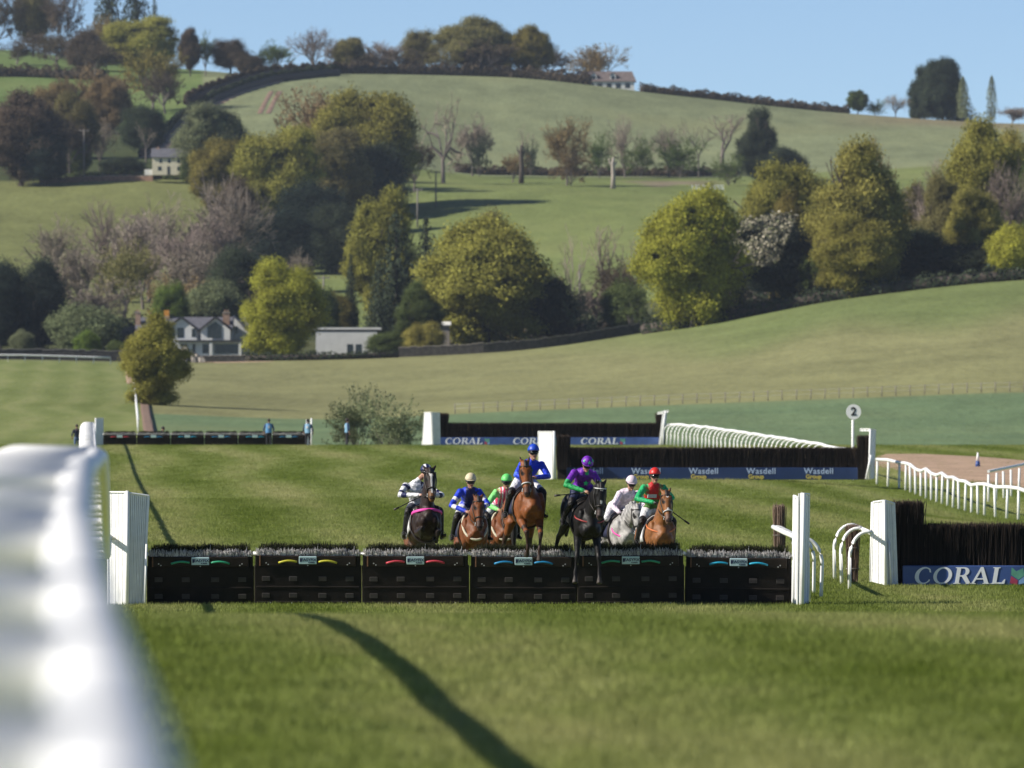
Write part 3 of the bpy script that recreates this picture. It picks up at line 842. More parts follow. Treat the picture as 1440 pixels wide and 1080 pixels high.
# ------------------------------------------------------------------ running rails
def post_mesh(h=1.2, reach=0.55, r=0.035):
    rb = 0.22 if reach > 0.5 else reach * 0.8
    hb = rb if reach > 0.5 else h * 0.45
    b = MB(); pts = [(-reach, 0, -0.15), (-reach, 0, h - hb)]
    for a in np.linspace(0, 90, 9):
        a = math.radians(a); pts.append((-reach + rb * (1 - math.cos(a)), 0, h - hb + hb * math.sin(a)))
    pts.append((0, 0, h))
    b.tube(pts, r, 8)
    return b.mesh('post')
RP = {'std': post_mesh(1.26, 0.68, 0.062), 'short': post_mesh(1.15, 0.45, 0.035), 'straight': None}
b = MB(); b.tube([(0, 0, -0.25), (0, 0, 1.13)], 0.048, 8); RP['straight'] = b.mesh('post')
def rail(label, pts, kind, spacing, h=1.2, r=0.055, side=1, wob=0.0, seed=3, near=None):
    """pts: world (x, y); the posts stand on the far side, their necks reach over to the rail"""
    g = random.Random(seed)
    Pn = np.array(pts, float)
    seg = np.r_[0, np.cumsum(np.linalg.norm(np.diff(Pn, axis=0), axis=1))]
    S = np.arange(0, seg[-1] + 0.01, spacing)
    if near is not None: S = np.r_[np.arange(0, near[0], near[1]), np.arange(near[0], seg[-1] + 0.01, spacing)]
    X = np.interp(S, seg, Pn[:, 0]); Y = np.interp(S, seg, Pn[:, 1])
    dz = np.array([g.uniform(-wob, wob) for _ in S])
    Z = terrain(X, Y) + dz
    r0 = empty('running_rail', (X[0], Y[0], Z[0])); tag(r0, label, 'rail', 'white running rails')
    b = MB(); b.tube([(X[i] - X[0], Y[i] - Y[0], Z[i] - Z[0] + h) for i in range(len(S))], r, 10)
    b.build('top_rail', M['white'], r0)
    for i in range(len(S)):
        j = min(i + 1, len(S) - 1); k = max(i - 1, 0)
        ang = math.atan2(Y[j] - Y[k], X[j] - X[k]) - math.pi / 2
        link('post', RP[kind], M['white'], r0, (X[i] - X[0], Y[i] - Y[0], Z[i] - Z[0]), (g.uniform(-.03, .03), g.uniform(-.03, .03), ang + (0 if side > 0 else math.pi)))
    return r0
rail('white swan-neck running rail along the mown course past the tall hurdle wing', [(0.14, -6), (0.0, 0), (-0.23, 5), (-0.43, 9), (-0.60, 12), (-1.04, 20), (-1.82, 36), (-2.80, 58), (-0.0473 * 160, 160), (-0.0471 * 160 - 0.0500 * 352, 512)], 'std', 2.6, 1.26, 0.058, 1, 0.02, near=(66, 3.3))
def pxs(l): return [xy(x, d) for x, d in l]
rail('long white rail curving from the far fence to behind the navy banner fence', pxs([(938, 492), (985, 470), (1050, 440), (1120, 410), (1195, 386), (1215, 380)]), 'short', 2.6, 1.2, 0.07, -1, 0.03)
rail('wavy white rail dipping beside the sandy track past the number sign', pxs([(1233, 374), (1268, 368), (1300, 356), (1345, 340), (1385, 328), (1445, 318), (1560, 300)]), 'straight', 2.7, 1.15, 0.07, -1, 0.10)
rail('short white rail rising beyond the sandy track', pxs([(1390, 352), (1450, 366), (1520, 380)]), 'straight', 2.5, 1.25, 0.06, -1, 0.0)
rail('short white rail stub behind the narrow wing and birch bundle', pxs([(1122, 165), (1104, 171), (1087, 178)]), 'short', 3.2, 1.15, 0.05, -1)
rail('white rail stub with curved posts left of the CORAL fence wing', pxs([(1226, 172), (1214, 176.5), (1203, 181)]), 'short', 4.4, 1.12, 0.045, 1)
rail('far white rail across the head of the striped course', pxs([(-160, 1276), (0, 1278), (90, 1280), (168, 1282)]), 'straight', 2.6, 1.0, 0.13, 1)
rail('far white rail running uphill beside the brown path and lone tree', pxs([(194, 770), (193, 850), (191, 950), (189, 1050), (187, 1150)]), 'straight', 6.0, 1.1, 0.09, 1)

# number post and marker cone
r = empty('number_post', GX(1199, 384)); tag(r, 'white post with round white disc bearing a black 2', 'sign')
b = MB(); b.tube([(0, 0, -0.1), (0.01, 0, 2.9)], 0.06, 10); b.build('pole', M['white'], r)
b = MB(); b.tube([(0.04, -0.12, 2.98), (0.04, -0.07, 2.98)], 0.34, 28, smooth=False); dsc = b.build('disc', M['white'], r)
link('numeral', text_mesh('2', 0.52, 0.006, 0.012), mat('black_numeral', (0.01, 0.01, 0.012), 0.5), dsc, (0.04, -0.129, 2.98), (math.radians(90), 0, 0))
r = empty('marker_cone', GX(1375, 405)); tag(r, 'slim white and blue marker cone on the sandy track', 'cone')
b = MB(); b.tube([(0, 0, 0), (0, 0, 0.32)], [0.13, 0.09], 12); b.build('blue_base', mat('blue_plastic', (0.03, 0.07, 0.25), 0.5), r)
b = MB(); b.tube([(0, 0, 0.32), (0, 0, 0.72)], [0.09, 0.035], 12); b.build('white_top', M['white'], r)

# ------------------------------------------------------------------ figures: lofted limbs fused into one skin
class Fig:
    def __init__(s): s.v = []; s.f = []; s.sp = []; s.sc = []
    def loft(s, st, cols, n=12, tagname='', cap=0.6):
        """st: (point, half-depth, half-width) stations; cols: one colour or one per station"""
        Pn = [np.array(q[0], float) for q in st]
        A = [q[1] for q in st]; B = [q[2] for q in st]
        m = len(Pn)
        if not isinstance(cols[0], (tuple, list)): cols = [cols] * m
        T = []
        for i in range(m):
            t = Pn[min(i + 1, m - 1)] - Pn[max(i - 1, 0)]
            T.append(t / (np.linalg.norm(t) + 1e-9))
        PP = [Pn[0] - T[0] * A[0] * cap] + Pn + [Pn[-1] + T[-1] * A[-1] * cap]
        TT = [T[0]] + T + [T[-1]]
        AA = [A[0] * 0.55] + A + [A[-1] * 0.55]; BB = [B[0] * 0.55] + B + [B[-1] * 0.55]
        CC = [cols[0]] + list(cols) + [cols[-1]]
        base = len(s.v)
        Y = np.array([0, 1.0, 0])
        for i in range(m + 2):
            t = TT[i]
            side = Y - t * t[1]
            if np.linalg.norm(side) < 0.25: side = np.array([1.0, 0, 0]) - t * t[0]
            side /= np.linalg.norm(side); up = np.cross(t, side)
            for k in range(n):
                th = 2 * math.pi * k / n
                q = PP[i] + up * math.cos(th) * AA[i] + side * math.sin(th) * BB[i]
                s.v.append(q); s.sp.append(q); s.sc.append((CC[i], tagname, (i - 1) / max(m - 1, 1)))
        for i in range(m + 1):
            for k in range(n):
                a = base + i * n + k; b = base + i * n + (k + 1) % n
                s.f.append((a, b, b + n, a + n))
        s.f.append([base + k for k in range(n)][::-1])
        s.f.append([base + (m + 1) * n + k for k in range(n)])
    def blob(s, c, r, col, tagname='', dirv=(1, 0, 0)):
        c = np.array(c, float); dv = np.array(dirv, float); dv /= np.linalg.norm(dv)
        st = []
        for u in (-0.85, -0.5, 0, 0.5, 0.85):
            k = math.sqrt(1 - u * u)
            st.append((c + dv * r[0] * u, r[2] * k, r[1] * k))
        s.loft(st, col, 12, tagname, 0.3)
    def skin(s, name, voxel, smooth, paint=None):
        me = bpy.data.meshes.new(name)
        me.from_pydata([tuple(q) for q in s.v], [], s.f); me.update()
        o = bpy.data.objects.new(name, me); COL.objects.link(o)
        rm = o.modifiers.new('r', 'REMESH'); rm.mode = 'VOXEL'; rm.voxel_size = voxel
        if smooth:
            sm = o.modifiers.new('s', 'SMOOTH'); sm.factor = 0.5; sm.iterations = smooth
        dg = bpy.context.evaluated_depsgraph_get()
        out = bpy.data.meshes.new_from_object(o.evaluated_get(dg))
        bpy.data.objects.remove(o)
        out.name = name
        n = len(out.vertices)
        co = np.empty(n * 3, np.float32); out.vertices.foreach_get('co', co); co = co.reshape(-1, 3)
        kd = kdtree.KDTree(len(s.sp))
        for i, q in enumerate(s.sp): kd.insert(q, i)
        kd.balance()
        C = np.ones((n, 4), np.float32)
        for i in range(n):
            acc = np.zeros(3); wsum = 0
            best = None
            for (q, j, dd) in kd.find_n(co[i], 3):
                w_ = 1 / (dd * dd + 1e-5)
                if best is None: best = j
                acc += np.array(s.sc[j][0]) * w_; wsum += w_
            c = acc / wsum
            if paint is not None:
                e = paint(s.sc[best][1], s.sc[best][2], co[i], c)
                if e is not None: c = np.array(e)
            C[i, :3] = c
        ca = out.color_attributes.new('Col', 'FLOAT_COLOR', 'POINT')
        ca.data.foreach_set('color', C.ravel())
        out.polygons.foreach_set('use_smooth', np.ones(len(out.polygons), bool))
        return out

def vadd(p, ang, ln, y=0.0):
    """step of length ln from p; ang degrees from straight down, forward positive"""
    a = math.radians(ang)
    return np.array([p[0] + math.sin(a) * ln, p[1] + y, p[2] - math.cos(a) * ln])

BLACK = (0.012, 0.010, 0.010)
COATS = {'bay': dict(body=(0.150, 0.050, 0.018), dark=(0.02, 0.013, 0.011), muz=(0.06, 0.03, 0.02), mane=BLACK),
         'bright': dict(body=(0.19, 0.062, 0.019), dark=(0.04, 0.022, 0.016), muz=(0.10, 0.05, 0.035), mane=BLACK),
         'tan': dict(body=(0.215, 0.088, 0.030), dark=(0.06, 0.03, 0.02), muz=(0.14, 0.08, 0.055), mane=(0.03, 0.02, 0.015)),
         'brown': dict(body=(0.022, 0.012, 0.009), dark=(0.012, 0.010, 0.009), muz=(0.16, 0.075, 0.03), mane=BLACK),
         'black': dict(body=(0.007, 0.006, 0.0055), dark=(0.010, 0.009, 0.009), muz=(0.07, 0.05, 0.045), mane=BLACK),
         'grey': dict(body=(0.36, 0.35, 0.34), dark=(0.16, 0.15, 0.15), muz=(0.10, 0.09, 0.09), mane=(0.30, 0.29, 0.28))}

def horse(label, cfg):
    """body frame: x forward, y left, z up from the ground the horse would stand on"""
    c = COATS[cfg['coat']]; B, DK, MZ = c['body'], c['dark'], c['muz']
    hind_col = cfg.get('hind', B)
    f = Fig()
    f.loft([((-0.80, 0, 1.26), .15, .13), ((-0.68, 0, 1.29), .25, .23), ((-0.45, 0, 1.30), .29, .275), ((-0.18, 0, 1.24), .285, .265),
            ((0.12, 0, 1.20), .325, .285), ((0.38, 0, 1.20), .35, .275), ((0.60, 0, 1.22), .335, .235), ((0.78, 0, 1.20), .25, .185), ((0.86, 0, 1.17), .16, .13)],
           [hind_col, hind_col, hind_col, B, B, B, B, B, B], 16, 'trunk')
    # withers, pectorals, shoulders, haunches
    f.blob((0.42, 0, 1.50), (.26, .10, .09), B)
    for s in (-1, 1):
        f.blob((0.78, s * 0.105, 1.10), (.13, .095, .17), B, '', (0, 0, 1))
        f.blob((0.62, s * 0.19, 1.22), (.27, .085, .15), B, '', (0.35, 0, 1))
        f.blob((-0.52, s * 0.17, 1.24), (.30, .13, .22), hind_col, '', (0.2, 0, 1))
    # neck
    ne, nl = math.radians(cfg.get('neck', 42)), cfg.get('necklen', 0.80)
    ty = cfg.get('turn', 0.0)
    n0 = np.array([0.60, 0, 1.36]); nd_ = np.array([math.cos(ne), 0, math.sin(ne)])
    poll = n0 + nd_ * nl + np.array([0, ty, 0])
    st = []
    for t, a, b in ((0.0, .30, .165), (0.25, .245, .125), (0.5, .195, .105), (0.75, .155, .090), (1.0, .115, .082)):
        p = n0 + (poll - n0) * t; p[2] += 0.05 * math.sin(t * math.pi)
        st.append((p, a, b))
    f.loft(st, B, 14, 'neck')
    # head
    hf = math.radians(cfg.get('face', 28)); hy = cfg.get('head_turn', 0.0)
    hd = np.array([math.sin(hf) * math.cos(hy), math.sin(hf) * math.sin(hy), -math.cos(hf)])
    up = np.array([math.cos(hf) * math.cos(hy), math.cos(hf) * math.sin(hy), math.sin(hf)])
    q = poll + np.array([0.0, 0, 0.03])
    H = lambda t, o=0.0: q + hd * t + up * o
    f.loft([(H(-0.02, 0.0), .09, .080), (H(0.08, 0.0), .125, .098), (H(0.18, 0.005), .145, .108), (H(0.30, 0.012), .120, .086), (H(0.42, 0.022), .092, .068), (H(0.52, 0.03), .078, .064), (H(0.59, 0.025), .070, .066), (H(0.63, 0.02), .05, .055)],
           [B, B, B, B, B, MZ, MZ, MZ], 14, 'head')
    side = np.cross(up, hd); side /= np.linalg.norm(side)
    for s in (-1, 1):
        f.blob(H(0.19, -0.05) + side * s * 0.055, (.11, .05, .085), B, 'cheek', hd)
        f.blob(H(0.17, 0.085) + side * s * 0.085, (.03, .022, .022), (0.006, 0.005, 0.005), 'eye', hd)
        f.blob(H(0.12, 0.10) + side * s * 0.06, (.055, .035, .03), B, 'brow', hd)
        f.blob(H(0.585, 0.075) + side * s * 0.036, (.03, .020, .022), MZ, 'nostril_rim', hd)
        er = cfg.get('ears', (0.15, 0.35))
        e0 = H(0.0, 0.02) + side * s * 0.055
        ed = -hd * 0.75 + side * s * er[1] + np.array([0, 0, 0.5]); ed /= np.linalg.norm(ed)
        f.loft([(e0, .022, .030), (e0 + ed * 0.06, .022, .036), (e0 + ed * 0.12, .014, .024), (e0 + ed * 0.165, .006, .008)], [B, B, DK, DK], 8, 'ear')
    # legs
    LG = cfg['legs']
    hoofc = (0.06, 0.05, 0.045)
    for s, (fa, ca_, pa, sp) in zip((1, -1), LG['front']):
        sh = np.array([0.66, s * 0.165, 1.16]); el = np.array([0.56, s * 0.175, 0.95])
        kn = vadd(el, fa, 0.43, s * sp * 0.4); fe = vadd(kn, ca_, 0.29, s * sp * 0.3); ho = vadd(fe, pa, 0.12); tp = vadd(ho, pa - 6, 0.085)
        mid_ = el + (kn - el) * 0.4
        f.loft([(sh, .13, .09), (el, .115, .085), (mid_, .082, .068), (el + (kn - el) * 0.8, .052, .048)], [B, B, B, B], 12, 'leg')
        sock = cfg.get('sock', {}).get(s, DK)
        f.loft([(el + (kn - el) * 0.75, .053, .049), (kn, .056, .053), (kn + (fe - kn) * 0.25, .040, .037), (kn + (fe - kn) * 0.7, .033, .030), (fe, .043, .040), (fe + (ho - fe) * 0.6, .036, .035), (ho, .045, .044)], [DK, DK, DK, DK, sock, sock, sock], 12, 'leg')
        f.loft([(ho, .048, .047), (ho + (tp - ho) * 0.5, .056, .054), (tp, .064, .061)], hoofc, 12, 'hoof', 0.1)
    for s, (ta, ca_, pa, sp) in zip((1, -1), LG['hind']):
        hp = np.array([-0.50, s * 0.16, 1.22]); sf = np.array([-0.36, s * 0.195, 0.98])
        hk = vadd(sf, ta, 0.48, s * sp * 0.4); fe = vadd(hk, ca_, 0.36, s * sp * 0.3); ho = vadd(fe, pa, 0.12); tp = vadd(ho, pa - 6, 0.085)
        f.loft([(hp, .22, .12), (sf, .16, .10), (sf + (hk - sf) * 0.4, .11, .075), (sf + (hk - sf) * 0.8, .065, .05), (hk, .062, .05)], [hind_col] * 3 + [DK, DK], 12, 'leg')
        f.loft([(hk, .06, .05), (hk + (fe - hk) * 0.25, .046, .040), (hk + (fe - hk) * 0.7, .036, .033), (fe, .045, .042), (ho, .044, .043)], [DK] * 5, 12, 'leg')
        f.loft([(ho, .048, .047), (tp, .062, .060)], hoofc, 12, 'hoof', 0.1)
    bl = cfg.get('blaze')
    def paint(tg, t, co, col):
        r = np.array(co) - q
        u = float(r @ hd); v = float(r @ side); wv = float(r @ up)
        if bl and tg in ('head', 'brow', 'nostril_rim') and wv > 0.03:
            for (u0, u1, w0, w1) in bl:
                if u0 < u < u1:
                    wd = w0 + (w1 - w0) * (u - u0) / (u1 - u0)
                    if abs(v) < wd: return (0.62, 0.60, 0.57)
        if tg == 'nostril_rim' and wv > 0.05 and u > 0.57: return (0.015, 0.01, 0.01)
        if cfg['coat'] == 'grey' and tg in ('trunk', 'neck', 'head', 'leg'):
            k = 0.8 + 0.35 * math.sin(co[0] * 31 + co[2] * 17) * math.sin(co[1] * 29 + co[2] * 37)
            return tuple(np.array(col) * k)
        return None
    yaw, pitch, roll = math.radians(cfg['yaw'] - 90), math.radians(cfg['pitch']), math.radians(cfg.get('roll', 0))
    R = Euler((roll, -pitch, yaw), 'XYZ')
    if 'ear_at' in cfg:
        x, y, d = cfg['ear_at']
        tip = Vector(H(-0.10, 0.04))
        loc = P(x, y, d) - R.to_matrix() @ tip
    else:
        x, d, dz = cfg['ground_at']
        nose = R.to_matrix() @ Vector(H(0.2, 0.0))
        loc = P(x, 700, d) - nose; loc.z = gz(loc.x, loc.y) + dz
    root = empty('horse', loc, R)
    tag(root, label, 'horse', 'racehorses jumping the hurdles')
    body = link('body', f.skin('horse_body', 0.021, 3, paint), M['horse'], root)
    # mane, forelock, tail
    mm = mat('hair_' + cfg['coat'], c['mane'], 0.6, 60, 0.4)
    f2 = Fig(); st = []
    for t in np.linspace(0.05, 1.0, 9):
        p = n0 + (poll - n0) * t; p[2] += 0.05 * math.sin(t * math.pi)
        nn = np.array([-math.sin(ne), 0, math.cos(ne)])
        p = p + nn * (0.27 - 0.15 * t) + np.array([0, 0.025 * math.sin(t * 17), 0])
        st.append((p, .055, .022))
    f2.loft(st, c['mane'], 8)
    f2.loft([(H(-0.05, 0.07), .02, .03), (H(0.06, 0.11), .018, .034), (H(0.15, 0.125), .010, .012)], c['mane'], 8)
    b = MB(); b.v = [tuple(x_) for x_ in f2.v]; b.f = [list(x_) for x_ in f2.f]; b.sm = [True] * len(b.f)
    b.build('mane', mm, root)
    f3 = Fig(); tl = cfg.get('tail', 0.35)
    f3.loft([((-0.84, 0, 1.36), .05, .045), ((-0.98, 0, 1.34), .06, .05), ((-1.10, 0.02, 1.34 - tl * 0.5), .075, .06), ((-1.2, 0.03, 1.34 - tl * 1.3), .08, .06), ((-1.24, 0.03, 1.3 - tl * 2.0), .03, .03)], c['mane'], 10)
    b = MB(); b.v = [tuple(x_) for x_ in f3.v]; b.f = [list(x_) for x_ in f3.f]; b.sm = [True] * len(b.f)
    b.build('tail', mm, root)
    # bridle
    leather = M['leather']; bcol = M[cfg.get('bridle', 'leather')]
    def hring(t, a, b_, rr, m, name, tilt=0.0, off=0.0):
        mb = MB(); pts = []
        for k in range(20):
            th = 2 * math.pi * k / 20
            pts.append(H(t + tilt * math.cos(th), off + a * math.cos(th)) + side * (b_ * math.sin(th)))
        mb.tube(pts, rr, 6, True); return mb.build(name, m, root)
    hring(0.40, .108, .082, .013, M[cfg.get('noseband', 'leather')], 'noseband', 0.0, 0.02)
    hring(0.05, .128, .104, .012, bcol, 'browband', 0.03, 0.0)
    for s in (-1, 1):
        mb = MB(); mb.tube([H(0.03, 0.03) + side * s * .105, H(0.2, 0.0) + side * s * .118, H(0.36, 0.0) + side * s * .092, H(0.5, 0.0) + side * s * .076], .010, 6); mb.build('cheek_strap', leather, root)
        mb = MB(); ct = H(0.51, 0.0) + side * s * .078
        mb.tube([ct + hd * 0.03 * math.cos(a) + up * 0.03 * math.sin(a) for a in np.linspace(0, 6.283, 13)[:-1]], .007, 6, True); mb.build('bit_ring', M['bolt'], root)
    # saddle cloth, saddle, girth
    def drape(x0, x1, drop, off, m, name, nz=14):
        mb = MB(); vs = []; rows = 6
        for i in range(rows):
            x = x0 + (x1 - x0) * i / (rows - 1)
            k = max(0, 1 - abs(x - 0.15) * 0.12)
            for j in range(nz):
                th = math.radians(-drop + 2 * drop * j / (nz - 1))
                vs.append((x + 0.02 * math.cos(3 * th), (0.285 + off) * math.sin(th) * k, 1.20 + (0.335 + off + 0.02) * math.cos(th) + (0.04 if x > 0.3 else 0) * math.cos(th)))
        fs = [(i * nz + j, i * nz + j + 1, (i + 1) * nz + j + 1, (i + 1) * nz + j) for i in range(rows - 1) for j in range(nz - 1)]
        mb.add(vs, fs, True); o = mb.build(name, m, root)
        sd = o.modifiers.new('thick', 'SOLIDIFY'); sd.thickness = 0.014
        return o
    drape(-0.20, 0.36, 104, 0.020, M[cfg.get('cloth', 'cloth_navy')], 'saddle_cloth')
    drape(-0.08, 0.34, 62, 0.045, leather, 'saddle')
    mb = MB(); mb.tube([(0.36, 0.292 * math.sin(a), 1.20 + 0.372 * math.cos(a)) for a in np.linspace(0, 6.283, 25)[:-1]], .024, 6, True); mb.build('girth', M[cfg.get('girth', 'leather')], root)
    # breast strap
    if cfg.get('breast'):
        m_, w_, dz = cfg['breast']
        mb = MB(); pts = []
        for a in np.linspace(-1.9, 1.9, 23):
            pts.append((0.62 + 0.285 * math.cos(a), 0.262 * math.sin(a) * (1.0 if abs(a) < 1.2 else 1.05), 1.20 + dz + 0.16 * (1 - math.cos(a)) * (0.9 if dz < 0.05 else 0.2)))
        mb.tube(pts, w_ * 0.6, 8, rz=1.5); mb.build('breast_strap', M[m_], root)
    if cfg.get('collar'):
        mb = MB(); pts = []
        for a in np.linspace(0, 6.283, 25)[:-1]:
            pts.append((0.69 + 0.25 * math.cos(a), 0.238 * math.sin(a), 1.33 - 0.29 * math.cos(a)))
        mb.tube(pts, .024, 8, True); mb.build('sheepskin_collar', M['fleece'], root)
    cfg['_R'] = R; cfg['_loc'] = loc; cfg['_bit'] = [H(0.51, 0.0) + side * s * .078 for s in (1, -1)]
    return root
M['leather'] = mat('dark_leather', (0.02, 0.014, 0.011), 0.45, 20, 0.3)
M['cloth_navy'] = mat('navy_saddle_cloth', (0.012, 0.016, 0.05), 0.8, 12, 0.2)
M['cloth_white'] = mat('white_saddle_cloth', (0.62, 0.62, 0.62), 0.8, 12, 0.1)
M['cloth_black'] = mat('black_saddle_cloth', (0.012, 0.012, 0.014), 0.8, 12, 0.2)
M['pink'] = mat('pink_strap', (0.70, 0.06, 0.36), 0.6, 20, 0.1)
M['orange'] = mat('orange_strap', (0.60, 0.16, 0.04), 0.6, 20, 0.15)
M['redstrap'] = mat('red_strap', (0.28, 0.03, 0.03), 0.6, 20, 0.15)
M['fleece'] = mat('cream_fleece', (0.55, 0.50, 0.38), 0.95, 60, 0.25, 0.6)
M['whitestrap'] = mat('white_strap', (0.6, 0.6, 0.6), 0.6, 20, 0.1)

GAL = dict(front=[(28, 0, -20, 0), (-12, -75, -110, 0)], hind=[(-45, 18, 0, 0), (-25, 32, 0, 0)])
TUCK = dict(front=[(72, -72, -120, -.05), (80, -78, -125, -.05)], hind=[(-42, -4, 10, .1), (-50, -12, 5, .1)])
HORSES = [
 dict(key='a', coat='brown', hind=(0.16, 0.066, 0.026), turn=0.02, yaw=9, pitch=22, ear_at=(604, 655, 161.8), neck=48, face=6, legs=TUCK, blaze=[(0.06, 0.16, .028, .034), (0.16, 0.5, .012, .012)], breast=('pink', .034, 0.10), cloth='cloth_white', ears=(0.15, 0.75), tail=0.3),
 dict(key='b', coat='bay', yaw=7, pitch=2, ground_at=(673, 166.0, 0.02), neck=32, face=20, legs=GAL, collar=True, cloth='cloth_navy', ears=(.15, .4)),
 dict(key='c', coat='bay', yaw=6, pitch=0, ground_at=(714, 168.5, 0.0), neck=20, face=30, legs=GAL, collar=True, blaze=[(0.02, 0.2, .05, .05), (0.2, 0.6, .04, .05)], cloth='cloth_navy'),
 dict(key='d', coat='bright', turn=-0.20, yaw=11, pitch=6, ear_at=(738, 645, 159.0), neck=44, face=14, legs=dict(front=[(48, -2, -8, -.10), (54, -16, -45, -.10)], hind=[(-48, -22, -20, .1), (-56, -30, -30, .1)]), cloth='cloth_navy', noseband='whitestrap', blaze=[(0.03, 0.10, .014, .02)], ears=(.15, .3)),
 dict(key='e', coat='black', yaw=12, pitch=-10, ear_at=(845, 675, 158.2), neck=50, face=20, legs=dict(front=[(34, 10, 30, .10), (28, 8, 26, .04)], hind=[(-40, -6, -10, .1), (-48, -14, -20, .1)]), cloth='cloth_black', bridle='whitestrap', blaze=[(0.05, 0.12, .02, .022), (0.3, 0.36, .012, .012)], breast=('redstrap', .016, 0.06), roll=-4, ears=(.15, .5), turn=0.02),
 dict(key='f', coat='grey', yaw=16, pitch=0, ground_at=(896, 167.0, 0.0), neck=24, face=16, legs=GAL, cloth='cloth_navy', breast=('pink', .02, -0.1), ears=(.15, .4)),
 dict(key='g', coat='tan', yaw=10, pitch=7, ear_at=(936, 687, 163.4), neck=42, face=20, legs=TUCK, cloth='cloth_white', noseband='whitestrap', blaze=[(0.05, 0.13, .022, .026), (0.34, 0.4, .02, .024)], breast=('orange', .016, 0.02), ears=(.15, .45)),
]
HL = {'a': 'dark brown horse with pink breast strap and tucked forelegs rising over the red-strapped hurdle',
      'b': 'bay horse with pale fleece collar carrying the cream-capped rider',
      'c': 'white-faced bay horse with fleece collar half hidden behind the leaping bay',
      'd': 'bright bay horse in mid leap, forelegs stretched down, under the royal blue rider',
      'e': 'black horse with white browband landing in front of the hurdles',
      'f': 'dappled grey horse partly hidden behind the tan bay',
      'g': 'tan bay horse with orange strap under the red and green rider'}
for h in HORSES: horse(HL[h['key']], h)

